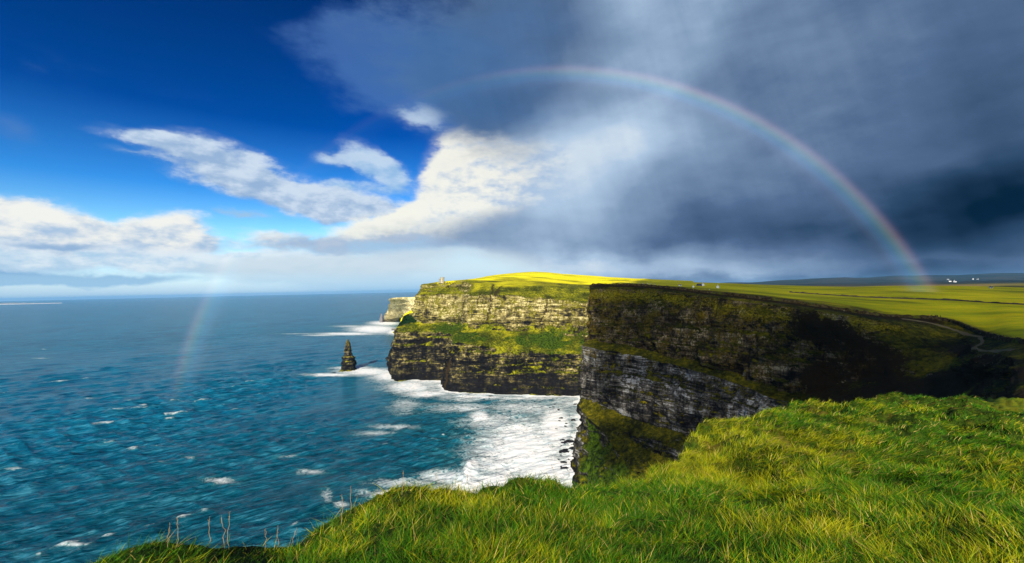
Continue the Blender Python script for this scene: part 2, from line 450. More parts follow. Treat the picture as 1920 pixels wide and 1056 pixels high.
GRASS_LO, GRASS_HI, GRASS_GOLD = (0.035, 0.085, 0.006), (0.16, 0.19, 0.010), (0.34, 0.27, 0.015)
def cliff_material(name, tan=(0.20, 0.165, 0.085), dark=(0.022, 0.020, 0.018), pale=(0.36, 0.33, 0.25), moss=(0.10, 0.105, 0.008), moss_amt=0.5,
                   wet=26.0, turf=((0.03, 0.05, 0.004), (0.16, 0.16, 0.008), (0.34, 0.30, 0.01)), meadow=((0.3, 0.32, 0.01), (0.5, 0.46, 0.01)), scale=1.0, mossz=(40, 140), gthr=0.62, zt=0.12, bumpd=1.8, vb=0.47):
    m, g, b = new_mat(name)
    pos, nrm, tn = geo(g)
    x, y, z = g.sep(pos)
    nz = g.sep(nrm)[2]
    peat = g.attr('peat'); shale = g.attr('shale'); ga = g.attr('veg'); me_ = g.attr('meadow')
    # bedding: thin bands, slightly wavy
    wav = g.noise(g.vm('MULTIPLY', pos, (0.02, 0.02, 0.05)), scale, 3)
    zz = g.m('MULTIPLY_ADD', wav, 7.0, z)
    bed = g.noise(g.comb(g.m('MULTIPLY', x, 0.012), g.m('MULTIPLY', y, 0.012), g.m('MULTIPLY', zz, 0.22 * scale)), 1.0, 5, 0.7)
    bed2 = g.noise(g.comb(g.m('MULTIPLY', x, 0.06), g.m('MULTIPLY', y, 0.06), g.m('MULTIPLY', zz, 0.85 * scale)), 1.0, 4, 0.65)
    # joints and stains: stretched upright
    jn = g.noise(g.vm('MULTIPLY', pos, (0.20 * scale, 0.20 * scale, 0.03)), 1.0, 5, 0.7)
    crack = g.noise(g.vm('MULTIPLY', pos, (0.16 * scale, 0.16 * scale, 0.022)), 1.0, 3, 0.6)
    crack = g.ss(g.m('ABSOLUTE', g.m('SUBTRACT', crack, 0.5)), 0.022, 0.004)
    blot = g.noise(g.vm('MULTIPLY', pos, (0.03, 0.03, 0.04)), scale, 5, 0.62)
    grain = g.noise(g.vm('MULTIPLY', pos, (1, 1, 1.6)), 0.42 * scale, 6, 0.75)
    midn = g.noise(g.vm('MULTIPLY', pos, (0.085, 0.085, 0.11)), scale, 4, 0.6, 0.6)
    sbed = g.mr(shale, 0, 1, 1.0, 0.65)
    v = total_(g, [g.m('MULTIPLY', g.m('MULTIPLY', g.m('SUBTRACT', bed, 0.5), 1.5), sbed), g.m('MULTIPLY', g.m('MULTIPLY', g.m('SUBTRACT', bed2, 0.5), 1.5), sbed), g.m('MULTIPLY', g.m('SUBTRACT', jn, 0.5), 0.7),
                   g.m('MULTIPLY', g.m('SUBTRACT', blot, 0.5), 1.5), g.m('MULTIPLY', g.m('SUBTRACT', midn, 0.5), 1.5), g.m('MULTIPLY', g.m('SUBTRACT', grain, 0.5), 1.2), g.mr(z, 60, 130, -zt, zt), g.m('MULTIPLY', shale, -0.06), g.m('MULTIPLY', g.m('MULTIPLY', g.attr('bedv'), 0.17), g.mr(shale, 0, 1, 1.0, 0.55))])
    v = g.m('ADD', v, vb)
    rock = g.ramp(v, [(0.0, (0.004, 0.004, 0.005)), (0.30, dark), (0.50, tuple(t * 0.30 + d * 0.5 for t, d in zip(tan, dark))), (0.64, tuple(t * 0.75 for t in tan)), (0.80, tan), (0.95, pale)])
    rock = g.mix(shale, rock, g.mix(1.0, rock, (1.0, 0.80, 0.50), 'MULTIPLY'))
    rock = g.mix(g.m('MULTIPLY', crack, 0.8), rock, (0.006, 0.006, 0.006))
    # the wave-washed foot is black and wet
    foot = g.ss(g.m('ADD', z, g.m('MULTIPLY', g.m('SUBTRACT', blot, 0.5), 60)), wet, wet * 0.35)
    rock = g.mix(foot, rock, g.mix(0.22, (0.008, 0.008, 0.010), rock))
    # moss and lichen on the walls
    mn = g.noise(g.vm('MULTIPLY', pos, (0.045, 0.045, 0.05)), scale, 6, 0.72)
    mn2 = g.noise(g.vm('MULTIPLY', pos, (0.40, 0.40, 0.30)), scale, 5, 0.78)
    mz = g.mr(z, mossz[0], mossz[1], -0.14, 0.06)
    mk = g.m('ADD', g.m('ADD', g.m('MULTIPLY_ADD', g.m('SUBTRACT', midn, 0.5), 0.7, mn), g.m('MULTIPLY', g.m('SUBTRACT', mn2, 0.5), 1.1)), g.m('ADD', mz, g.m('ADD', g.m('MULTIPLY', shale, 0.04), g.m('MULTIPLY', g.attr('lip'), 0.16))))
    mk = g.ss(mk, 0.62 - 0.22 * moss_amt, 0.76 - 0.22 * moss_amt)
    mcol = g.mix(g.ss(grain, 0.36, 0.64), tuple(c * 0.28 for c in moss), moss)
    mcol = g.mix(g.m('MULTIPLY', g.attr('lip'), 0.8, clamp=True), mcol, g.mix(g.ss(grain, 0.36, 0.64), (0.05, 0.045, 0.004), (0.42, 0.36, 0.006)))
    rock = g.mix(g.m('MULTIPLY', mk, 0.9), rock, mcol)
    # grass wherever it is flat enough to hold soil
    gn = g.noise(g.vm('MULTIPLY', pos, (0.03, 0.03, 0.03)), 1.0, 6, 0.65)
    gd = g.noise(pos, 0.30, 5, 0.78)
    gm = g.m('ADD', g.m('ADD', nz, g.m('MULTIPLY', g.m('SUBTRACT', mn2, 0.5), 1.1)), ga)
    gm = g.ss(gm, gthr - 0.06, gthr + 0.10)
    gv = g.m('ADD', g.m('MULTIPLY', gn, 0.5), g.m('MULTIPLY', gd, 0.5))
    tcol = g.ramp(gv, [(0.36, (0.018, 0.016, 0.006)), (0.44, turf[0]), (0.52, turf[1]), (0.62, turf[2])])
    gs = g.noise(g.vm('MULTIPLY', pos, (0.012, 0.05, 0.03)), 1.0, 6, 0.7)
    mcol2 = g.mix(g.ss(g.m('ADD', g.m('MULTIPLY', gs, 0.6), g.m('MULTIPLY', gd, 0.4)), 0.40, 0.60), meadow[0], meadow[1])
    gl = g.noise(g.vm('MULTIPLY', pos, (0.004, 0.012, 0.01)), 1.0, 5, 0.6, 0.8)
    mcol2 = g.mix(g.ss(gl, 0.50, 0.36), mcol2, tuple(c * 0.55 for c in meadow[0]))
    mcol2 = g.mix(g.m('MULTIPLY', g.ss(gd, 0.56, 0.74), 0.5), mcol2, tuple(c * 0.45 for c in meadow[0]))
    gcol = g.mix(me_, tcol, mcol2)
    gcol = g.mix(g.ss(g.m('ADD', ga, g.m('MULTIPLY', g.m('SUBTRACT', mn2, 0.5), 1.2)), 0.28, 0.62), gcol, g.mix(g.ss(gd, 0.38, 0.62), (0.004, 0.014, 0.002), (0.060, 0.105, 0.004)))
    colr = g.mix(gm, rock, gcol)
    pk = g.ss(g.m('ADD', peat, g.m('MULTIPLY', g.m('SUBTRACT', mn2, 0.5), 1.3)), 0.35, 0.6)
    colr = g.mix(pk, colr, g.mix(grain, (0.010, 0.006, 0.003), (0.050, 0.034, 0.014)))
    g.put(b.inputs['Base Color'], colr)
    h = total_(g, [g.m('MULTIPLY', g.m('MULTIPLY', bed2, 1.0), sbed), g.m('MULTIPLY', jn, 1.0), g.m('MULTIPLY', grain, 0.9), g.m('MULTIPLY', crack, -0.5)])
    h = g.mix(gm, h, g.m('MULTIPLY', gd, g.mr(me_, 0, 1, 1.0, 0.15)))
    bump(g, b, h, bumpd, 1.0)
    return m
def total_(g, lst):
    r = lst[0]
    for q in lst[1:]:
        r = g.m('ADD', r, q)
    return r

# ---------------------------------------------------------------- far headland
def W(x, y, z): return np.array([x, y, z], float)
def lift(p, dz=0, dy=0, dx=0): return p + np.array([dx, dy, dz], float)

base = [W(-60, 1250, 0), S(772, 640), S(733, 706), S(785, 712), S(836, 716), S(834, 733), S(905, 738), S(1000, 741), S(1088, 745), S(1180, 748), S(1300, 752)]
LO = [P(790, 610, 1200), P(768, 604, 960), P(746, 613, 900), P(800, 619, 885), P(846, 627, 850), P(853, 641, 770), P(920, 650, 762), P(1010, 658, 750), P(1090, 662, 735), P(1180, 664, 720), P(1300, 668, 700)]
LI = [P(800, 603, 1215), P(784, 601, 985), P(778, 603, 925), P(805, 604, 915), P(850, 609, 885), P(872, 618, 825), P(930, 620, 812), P(1010, 624, 800), P(1092, 632, 790), P(1180, 634, 775), P(1300, 640, 760)]
RM = [P(820, 560, 1230), P(792, 557, 1000), P(783, 556, 935), P(806, 556, 928), P(862, 556, 905), P(884, 557, 850), P(932, 556, 838), P(1012, 559, 826), P(1092, 565, 816), P(1180, 566, 800), P(1300, 568, 790)]
TP = [P(840, 529, 1240), P(803, 533, 1010), P(793, 534, 960), P(828, 529.5, 962), P(870, 527, 945), P(894, 532, 905), P(940, 536, 892), P(1012, 536, 885), P(1092, 542, 880), P(1180, 540, 880), P(1300, 540, 880)]
I1 = [P(860, 527, 1300), P(830, 529, 1150), P(815, 530.5, 1060), P(840, 527.5, 1050), P(880, 524, 1040), P(905, 522.5, 1040), P(945, 519, 1050), P(1012, 523, 1040), P(1092, 527, 1060), P(1190, 527, 1100), P(1300, 530, 1150)]
I2 = [P(880, 524, 1400), P(850, 526, 1300), P(835, 527.8, 1250), P(855, 526, 1250), P(890, 522.5, 1230), P(915, 518, 1250), P(955, 512.6, 1280), P(1015, 510.0, 1300), P(1085, 516, 1320), P(1190, 522, 1400), P(1300, 527, 1500)]
I3 = [lift(p, -45, 450) for p in I2]
def notch(b, lo, k=0.09, inn=6.0):        # a point a little above the waterline
    return [p * (1 - k) + q * k + np.array([0, inn * 0, 0]) for p, q in zip(b, lo)]
def peat_far(V, RI, t):
    rr = RI[:, None] + 0 * V[..., 0]; tt = t[None, :] + 0 * rr
    p = 0 * rr
    for c, w, r0, r1 in ((5.75, 0.10, 3.2, 5.1), (5.98, 0.10, 3.9, 5.0), (5.45, 0.06, 3.6, 4.7), (4.6, 0.08, 3.0, 4.2), (7.1, 0.07, 3.2, 4.4), (3.15, 0.05, 3.0, 4.0)):
        p = np.maximum(p, 0.58 * np.exp(-((tt - c - 0.10 * fbm(rr * 1.3, c * 9, 0, 2)) / (w * (0.8 + 0.6 * fbm(rr * 2.1, c * 5, 3, 2)))) ** 2) * sstep(rr, r0 - 0.2, r0 + 0.2) * sstep(rr, r1 + 0.2, r1 - 0.1))
    p = np.maximum(p, 0.8 * np.exp(-((tt - 4.93) / 0.05) ** 2) * (rr < 2))
    return np.clip(p, 0, 1)
def veg_far(V, RI, t):
    v = np.zeros(V.shape[:2])
    tt = t[None, :] + 0 * v
    rr = RI[:, None] + 0 * v
    led = np.exp(-((rr - 2.55) / 0.62) ** 2)
    n = fbm(V[..., 0] / 35, V[..., 2] / 22, V[..., 1] / 35, 4)
    n2 = fbm(V[..., 0] / 9, V[..., 2] / 5, V[..., 1] / 9, 3)
    v += led * (0.62 + 0.8 * n + 0.55 * n2) * sstep(tt, 2.4, 3.4) * 0.9
    v += led * 0.5 * (tt < 2.6)
    return np.clip(v, 0, 1.0)
mat_far = cliff_material('far_cliff_rock', tan=(0.32, 0.265, 0.09), pale=(0.62, 0.54, 0.26), moss=(0.25, 0.23, 0.01), moss_amt=0.30, gthr=0.72, wet=44, turf=((0.03, 0.04, 0.003), (0.13, 0.14, 0.006), (0.42, 0.38, 0.01)), meadow=((0.72, 0.66, 0.008), (0.92, 0.82, 0.008)), scale=0.8, zt=0.23, vb=0.435)
if TEST != 'fg':
    far, farV, _ = loft_cliff('headland', [base, notch(base, LO), LO, LI, RM, TP, I1, I2, I3], [6, 42, 10, 30, 14, 22, 24, 12], [0.7, 1.0, 0.75, 0.8, 0.9, 0.45, 0.3, 0.2, 0.0], 2.0, mat_far, 1.3, 11.0, veg_far,
                              'high stepped headland of banded rock with a tower on its sunlit grassy top', bed_amp=2.6, but_amp=7.0, blk=1.7, ribs=6.0, meadow=5.6, peat=peat_far)

# ---------------------------------------------------------------- the most distant cliff beyond it, with its yellow slope
db = [W(-120, 2600, 0), S(713, 607.0), S(735, 603.0), S(766, 604.5), S(775, 620), S(748, 636) if False else S(790, 622), S(860, 620)]
dt = [P(742, 560, 2650), P(733, 559.5, 2250), P(736, 559.0, 2235), P(760, 558, 2200), P(785, 557, 2150), P(810, 556.5, 2100), P(880, 556, 2050)]
db[1] = S(733.5, 603); db[2] = S(737, 604.0)
dmid = [a * 0.45 + b * 0.55 for a, b in zip(db, dt)]
dti = [lift(p, -4, 300, 60) for p in dt]
mat_dist = cliff_material('distant_cliff_rock', tan=(0.78, 0.64, 0.30), pale=(0.88, 0.76, 0.42), dark=(0.42, 0.34, 0.17), moss=(0.40, 0.36, 0.05), moss_amt=0.35, bumpd=0.8, vb=0.72, wet=30, turf=((0.4, 0.37, 0.05), (0.5, 0.46, 0.03), (0.65, 0.6, 0.02)), scale=0.35, gthr=0.7)
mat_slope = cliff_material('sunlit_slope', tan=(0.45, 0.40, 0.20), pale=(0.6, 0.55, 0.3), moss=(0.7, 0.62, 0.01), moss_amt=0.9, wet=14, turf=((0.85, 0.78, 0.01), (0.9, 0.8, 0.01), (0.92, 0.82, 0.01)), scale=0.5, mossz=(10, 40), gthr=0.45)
if TEST != 'fg':
    loft_cliff('headland', [db, dmid, dt, dti], [16, 18, 6], [0.8, 1, 0.6, 0], 8.0, mat_dist, 2.0, 40.0, None, 'pale distant headland ending in a sheer cliff, hazy beyond the tower headland', bed_amp=2.5, but_amp=10)
    sb = [S(744, 630), S(745, 620), S(752, 622), S(790, 622), S(840, 622)]
    sb = [W(-250, 1700, 0), S(744, 622), S(744.5, 626), S(775, 628), S(840, 628)]
    st = [P(752, 608, 1700), P(748, 607, 1560), P(750, 606, 1530), P(768, 588, 1560), P(860, 575, 1560)]
    su = [P(764, 592, 1700), P(760, 589, 1600), P(760, 588, 1600), P(775, 585, 1600), P(860, 572, 1600)]
    sv = [P(790, 580, 1760), P(776, 582, 1700), P(772, 582, 1700), P(800, 578, 1700), P(860, 566, 1700)]
    loft_cliff('headland', [sb, st, su, sv], [10, 10, 10], [0.8, 0.5, 0.3, 0.3], 5.0, mat_slope, 1.6, 70.0, None, 'bright yellow grass slope dropping to a low rocky point behind the stepped headland', bed_amp=1.5, but_amp=4)

# ---------------------------------------------------------------- middle headland, the dark cove and the fields on top
c_base = [W(205, 760, 0), S(1125, 800), S(1075, 888), P(1150, 970, 330), P(1205, 1010, 300), P(1310, 1060, 262), P(1440, 1100, 225), P(1540, 1060, 205), P(1640, 1000, 190), P(1790, 930, 150), P(1850, 870, 120), P(1925, 800, 95), P(2150, 780, 80)]
c_l1 = [P(1140, 735, 640), P(1112, 738, 500), P(1083, 757, 432), P(1118, 802, 385), P(1160, 850, 350), P(1230, 905, 308), P(1400, 960, 262), P(1540, 950, 235), P(1640, 900, 215), P(1790, 850, 165), P(1850, 820, 128), P(1925, 775, 98), P(2150, 765, 84)]
c_l2 = [P(1142, 722, 645), P(1114, 726, 505), P(1087, 742, 440), P(1150, 768, 402), P(1205, 791, 368), P(1312, 816, 322), P(1420, 850, 285), P(1545, 840, 262), P(1645, 810, 240), P(1790, 790, 180), P(1850, 770, 138), P(1925, 752, 102), P(2150, 748, 90)]
c_lo = [P(1142, 650, 650), P(1116, 648, 512), P(1090, 649, 444), P(1150, 659, 418), P(1202, 669, 395), P(1340, 706, 330), P(1470, 752, 276), P(1560, 755, 262), P(1650, 745, 245), P(1790, 742, 200), P(1850, 735, 150), P(1925, 722, 110), P(2150, 728, 96)]
c_li = [P(1142, 640, 665), P(1120, 640, 525), P(1099, 638, 458), P(1150, 645, 432), P(1202, 654, 408), P(1340, 690, 343), P(1470, 728, 290), P(1560, 725, 278), P(1650, 705, 268), P(1790, 700, 228), P(1850, 698, 180), P(1925, 692, 125), P(2150, 700, 110)]
c_rm = [P(1150, 542, 680), P(1122, 540, 545), P(1103, 541, 480), P(1150, 541, 458), P(1210, 543, 438), P(1330, 556, 378), P(1450, 571, 325), P(1540, 584, 300), P(1640, 601, 296), P(1780, 630, 284), P(1840, 650, 236), P(1925, 668, 172), P(2150, 690, 140)]
c_bk = [P(1156, 534, 690), P(1128, 533, 560), P(1106, 534.5, 492), P(1155, 534, 470), P(1215, 536, 450), P(1335, 548.5, 392), P(1455, 563, 338), P(1545, 576, 314), P(1645, 592, 312), P(1770, 601, 308), P(1850, 628, 262), P(1935, 646, 200), P(2150, 676, 160)]
c_f1 = [P(1170, 532.5, 740), P(1150, 532, 620), P(1130, 533.2, 540), P(1175, 532.8, 520), P(1235, 534.5, 500), P(1350, 545, 440), P(1465, 558, 385), P(1550, 569, 360), P(1645, 584, 352), P(1765, 593, 340), P(1845, 613, 292), P(1935, 634, 228), P(2200, 665, 190)]
c_f2 = [P(1200, 530.5, 900), P(1195, 530, 800), P(1190, 531, 720), P(1230, 531.5, 700), P(1280, 533, 660), P(1380, 540, 600), P(1480, 548.5, 540), P(1560, 554, 510), P(1650, 559, 490), P(1770, 563, 470), P(1850, 568, 440), P(1945, 573, 410), P(2300, 590, 380)]
c_f3 = [P(1230, 527, 1300), P(1230, 527, 1250), P(1230, 528, 1200), P(1270, 528.5, 1150), P(1310, 530, 1100), P(1400, 533.5, 1050), P(1500, 537, 1000), P(1580, 538, 960), P(1660, 536.5, 930), P(1780, 536, 900), P(1860, 537.5, 880), P(1960, 540, 860), P(2350, 545, 800)]
c_f4 = [P(1250, 526, 1900), P(1260, 526, 1900), P(1270, 526.5, 1850), P(1310, 527, 1800), P(1350, 528, 1750), P(1430, 531, 1700), P(1520, 533.5, 1650), P(1600, 535, 1600), P(1680, 535.8, 1500), P(1790, 536.3, 1450), P(1870, 538, 1400), P(1970, 540.5, 1350), P(2380, 546, 1300)]
c_f4 = [lift(p, -6) for p in c_f4]
c_f5 = [lift(p, -60, 700) for p in c_f4]
def veg_mid(V, RI, t):
    rr = RI[:, None] + 0 * V[..., 0]
    tt = t[None, :] + 0 * rr
    n = fbm(V[..., 0] / 20, V[..., 2] / 16, V[..., 1] / 20, 4)
    v = np.exp(-((rr - 1.5) / 0.5) ** 2) * (0.75 + 0.5 * n) * (tt > 2.1) * (tt < 6.5) * sstep(tt, 2.1, 2.6)
    v += (tt > 6.3) * sstep(rr, 5.2, 3.4) * (0.35 + 0.9 * n) * 0.6
    return np.clip(v, 0, 0.95)
def peat_mid(V, RI, t):
    rr = RI[:, None] + 0 * V[..., 0]; tt = t[None, :] + 0 * rr
    n = fbm(V[..., 0] / 25, V[..., 1] / 25, V[..., 2] / 18, 3)
    p = np.exp(-((rr - 6.9) / 0.5) ** 2) * 0.85
    p += 0.75 * sstep(tt, 6.0, 7.2) * sstep(rr, 6.2, 5.6) * (0.7 + 0.5 * n)
    p -= 0.5 * sstep(tt, 8.6, 9.2) * sstep(rr, 5.6, 6.2)
    p += 0.42 * sstep(n, 0.1, 0.7) * sstep(rr, 6.2, 5.9) * sstep(rr, 4.6, 5.0)
    return np.clip(p, 0, 1)
def shale_mid(V, RI, t):
    rr = RI[:, None] + 0 * V[..., 0]; tt = t[None, :] + 0 * rr
    return np.clip(sstep(rr, 4.4, 5.0) * (1 - sstep(rr, 7.0, 7.4)) + sstep(tt, 6.2, 7.2) * (1 - sstep(rr, 7.0, 7.4)), 0, 1)
mat_mid = cliff_material('near_cliff_rock', tan=(0.17, 0.158, 0.135), pale=(0.46, 0.46, 0.44), dark=(0.016, 0.016, 0.017), moss=(0.17, 0.12, 0.006), moss_amt=0.30, wet=20, turf=((0.014, 0.018, 0.002), (0.07, 0.07, 0.004), (0.22, 0.18, 0.006)), meadow=((0.44, 0.47, 0.000), (0.76, 0.62, 0.000)), scale=1.4, mossz=(60, 135), gthr=0.66, vb=0.525, bumpd=2.4)
if TEST != 'fg':
    mid, midV, _ = loft_cliff('headland', [c_base, notch(c_base, c_l1, 0.08), c_l1, c_l2, c_lo, c_li, c_rm, c_bk, c_f1, c_f2, c_f3, c_f4, c_f5], [6, 60, 34, 84, 10, 96, 12, 10, 24, 24, 10, 4],
                              [0.7, 1.0, 0.8, 1.0, 0.5, 1.0, 0.35, 0.12, 0.04, 0.02, 0.02, 0.02, 0.0], 0.75, mat_mid, 1.0, 90.0, veg_mid,
                              'near dark headland of layered rock curving round the shaded cove under olive fields', bed_amp=1.5, but_amp=5.5, blk=1.5, ribs=11.0, lipr=5.88, meadow=7.6, shale=shale_mid, peat=peat_mid)

# ---------------------------------------------------------------- dark plain and low hills on the horizon
hr = []
us = np.linspace(1040, 2500, 60)
def prof(v0, amp, seed, d):
    return [P(u, v0(u) + amp * float(fbm(u / 90.0, seed, 0, 3)), d) for u in us]
lv = lambda a: (lambda u: 542 - (u - 960) * math.tan(ROLL) + a)
if TEST != 'fg':
    rows = [prof(lv(30), 0.0, 1, 1150), prof(lv(15), 0.2, 1, 1900), prof(lv(10), 0.2, 2, 3000), prof(lv(5.0), 0.6, 3, 5000), prof(lv(1.5), 0.8, 4, 8000), prof(lambda u: lv(-1)(u) - 8.5 * float(sstep(u, 1300, 1620)), 1.5, 5, 11000),
            prof(lambda u: lv(6)(u), 0.5, 6, 13000)]
    rows = np.array(rows)
    t = np.linspace(0, len(us) - 1, 400)
    L = [catmull(r, t) for r in rows]
    V = []
    for k in range(len(L) - 1):
        for j in range(8): V.append(L[k] * (1 - j / 8) + L[k + 1] * j / 8)
    V.append(L[-1]); V = np.array(V)
    V[..., 2] += 7 * fbm(V[..., 0] / 500, V[..., 1] / 500, 0, 4)
    m, g, b = new_mat('hill_ground')
    pos, _, _ = geo(g)
    n = g.noise(g.vm('MULTIPLY', pos, (0.0012, 0.0012, 0.0012)), 1.0, 6, 0.6)
    yy = g.sep(pos)[1]
    c = g.ramp(n, [(0.3, (0.006, 0.014, 0.012)), (0.48, (0.016, 0.026, 0.018)), (0.6, (0.045, 0.040, 0.022)), (0.75, (0.015, 0.022, 0.012))])
    near = g.mix(g.ss(n, 0.4, 0.6), (0.16, 0.15, 0.02), (0.26, 0.18, 0.05))
    c = g.mix(g.ss(yy, 4200, 2200), c, near)
    g.put(b.inputs['Base Color'], c)
    tag(obj('hills', raw_mesh('hills', V, grid_faces(*V.shape[:2]), m)), 'dark rolling plain and low hills along the horizon', kind='structure')

# ---------------------------------------------------------------- sea
coast = np.array([S(733, 706), S(785, 712), S(836, 716), S(834, 733), S(905, 738), S(1000, 741), S(1088, 745), S(1100, 770), S(1075, 888), S(1080, 930)])[:, :2]
def sea_foam(X, Y):
    F = np.zeros_like(X)
    def bl(u, v, ru, rv, k=1.0, p=1.0, rot=0.0):
        c = S(u, v); a = S(u + ru, v) - c; r_ = (S(u, v - rv) - S(u, v + rv)) / 2
        A = np.array([[a[0], r_[0]], [a[1], r_[1]]])
        if rot:
            cr, sr = math.cos(R(rot)), math.sin(R(rot))
            A = A @ np.array([[cr, -sr * rv / ru * 1.0], [sr * ru / rv * 1.0, cr]]) if False else A
        iA = np.linalg.inv(A)
        px, py = X - c[0], Y - c[1]
        q = (iA[0, 0] * px + iA[0, 1] * py) ** 2 + (iA[1, 0] * px + iA[1, 1] * py) ** 2
        return k * np.exp(-q * p)
    def add(*a, **k):
        nonlocal F
        F = np.maximum(F, bl(*a, **k))
    # surf along the foot of the cliffs
    d = np.full(X.shape, 1e9)
    for a, b_ in zip(coast[:-1], coast[1:]):
        ab = b_ - a
        tt = np.clip(((X - a[0]) * ab[0] + (Y - a[1]) * ab[1]) / (ab @ ab), 0, 1)
        d = np.minimum(d, np.hypot(X - a[0] - tt * ab[0], Y - a[1] - tt * ab[1]))
    wob = fbm(X / 30, Y / 30, 0, 3)
    F = np.maximum(F, 1.05 * sstep(d + 7 * wob, 22, 2))
    F = np.maximum(F, 0.62 * sstep(d + 25 * wob, 75, 20))
    add(985, 840, 125, 85, 0.95); add(930, 870, 90, 40, 0.75); add(800, 715, 110, 24, 0.78); add(760, 905, 90, 12, 0.7); add(1040, 800, 45, 60, 1.0); add(960, 905, 150, 34, 1.0); add(1020, 880, 90, 40, 1.05); add(900, 915, 95, 22, 1.0); add(780, 925, 120, 12, 0.92)
    add(930, 790, 90, 30, 0.66); add(860, 765, 95, 14, 0.66); add(990, 765, 110, 22, 0.66); add(830, 895, 70, 16, 0.8); add(900, 780, 26, 14, 0.9); add(740, 800, 60, 7, 0.62); add(700, 812, 60, 8, 0.55)
    add(690, 697, 75, 9, 1.0); add(740, 705, 60, 14, 1.0); add(620, 703, 60, 4, 0.95); add(770, 725, 60, 16, 0.95); add(800, 738, 60, 10, 0.9); add(660, 690, 50, 5, 0.9); add(760, 760, 45, 22, 0.58); add(840, 745, 40, 9, 0.62)
    add(900, 744, 80, 5, 0.9); add(980, 747, 120, 4, 0.8)
    add(700, 617, 60, 10, 1.0); add(650, 626, 75, 3.5, 0.95); add(720, 606, 40, 6, 0.95); add(600, 629, 50, 1.5, 0.8); add(660, 612, 50, 3, 0.7); add(560, 626, 60, 1.2, 0.6); add(745, 622, 30, 8, 1.0)
    add(410, 902, 38, 8, 0.72); add(580, 884, 34, 7, 0.62); add(612, 930, 16, 20, 0.62); add(355, 858, 12, 4, 0.6); add(290, 868, 26, 3, 0.58); add(540, 856, 26, 4, 0.55); add(640, 945, 20, 8, 0.7)
    add(25, 878, 30, 4, 0.58); add(75, 672, 22, 1.5, 0.6); add(82, 655, 8, 1.2, 0.62); add(165, 747, 12, 2, 0.62)
    return F
if TEST != 'fg':
    azs = np.concatenate([np.linspace(-82, -54, 40)[:-1], np.linspace(-54, 12, 1150), np.linspace(12, 82, 70)[1:]])
    inv = np.concatenate([np.linspace(1 / 60.0, 1 / 150.0, 60)[:-1], np.linspace(1 / 150.0, 1 / 2600.0, 950), np.linspace(1 / 2600., 1 / 70000., 60)[1:]])
    rr = 1 / inv
    A_, R_ = np.meshgrid(np.radians(azs), rr)
    X, Y = R_ * np.sin(A_), R_ * np.cos(A_)
    drr = np.gradient(rr)[:, None] * np.ones_like(X)
    Z = np.zeros_like(X)
    wr = np.random.default_rng(3)
    wx = X + 5 * fbm(X / 90, Y / 90, 1, 2); wy = Y + 5 * fbm(X / 90, Y / 90, 9, 2)
    gust = 0.75 + 0.5 * fbm(X / 260, Y / 260, 4, 3)
    for i in range(34):
        lam = 5.5 * (1.11 ** i)
        if lam > 95: lam = wr.uniform(9, 30)
        ang = R(-58) + wr.normal(0, 0.42)
        k = 2 * math.pi / lam
        ph = k * (wx * math.cos(ang) + wy * math.sin(ang)) + wr.uniform(0, 6.28)
        a = (0.0150 + 0.012 * (lam < 22)) * lam * (1.0 if lam < 45 else 0.6)
        fade = np.clip(lam / (3.2 * np.abs(drr)) - 0.3, 0, 1)
        Z += a * fade * ((1 - np.abs(np.sin(ph / 2))) * 2 - 0.72) * gust
    F = sea_foam(X, Y)
    calm = 1 - 0.80 * np.clip(F * 1.2, 0, 1)
    crest = Z.copy()
    Z = Z * calm
    # the breaker rolling into the bay
    bc = S(875, 885); 
    q = ((X - bc[0]) / 8.0) ** 2 + ((Y - bc[1]) / 42.0) ** 2
    Z += 3.2 * np.exp(-q) * (1 + 0.4 * fbm(X / 6, Y / 6, 0, 3))
    F = np.maximum(F, 1.2 * np.exp(-(((X - bc[0] - 5) / 9) ** 2 + ((Y - bc[1]) / 36) ** 2)))
    # scattered whitecaps on the steepest crests
    pat = fbm(X / 55, Y / 38, 30, 3)
    F = np.maximum(F, np.clip((crest - 2.0) * 0.5, 0, 0.62) * sstep(pat, 0.15, 0.5) * (R_ > 250))
    V = np.stack([X, Y, Z], -1)
    m, g, b = new_mat('sea_water')
    pos, _, _ = geo(g)
    x, y, z = g.sep(pos)
    dist = g.vm('LENGTH', g.comb(x, y))
    st1 = g.node('ShaderNodeMapping', vector_type='POINT')
    g.put(st1.inputs[0], pos); st1.inputs['Rotation'].default_value = (0, 0, R(-34))
    sp = g.vm('MULTIPLY', st1.outputs[0], (0.055, 0.27, 0.1))
    wn = g.noise(sp, 1.0, 6, 0.62)
    wn2 = g.noise(sp, 0.22, 5, 0.6)
    big = g.noise(g.vm('MULTIPLY', pos, (0.004, 0.003, 1)), 1.0, 4, 0.55)
    fo = g.attr('foam')
    lace_w = g.vm('ADD', pos, g.vm('SCALE', g.vm('SUBTRACT', g.noise(pos, 0.06, 5, 0.6, col=True), (0.5, 0.5, 0.5)), 26.0))
    l1 = g.noise(g.vm('MULTIPLY', lace_w, (0.13, 0.17, 0.1)), 1.0, 7, 0.66)
    l1 = g.m('ABSOLUTE', g.m('SUBTRACT', l1, 0.5))                 # ridges: thin threads of foam
    l2 = g.noise(g.vm('MULTIPLY', lace_w, (0.045, 0.07, 0.1)), 1.0, 5, 0.6)
    l3 = g.noise(g.vm('MULTIPLY', lace_w, (0.014, 0.03, 0.1)), 1.0, 4, 0.6)
    th = g.m('ADD', g.m('ADD', g.m('MULTIPLY', l1, 3.2), g.m('MULTIPLY', l2, 0.7)), g.m('MULTIPLY', l3, 0.7))
    fm = g.m('SUBTRACT', g.m('MULTIPLY', fo, 1.58), th)
    foam = g.m('POWER', g.mr(fm, -0.35, 0.50), 1.3)
    halo = g.ss(fm, -0.95, 0.2)
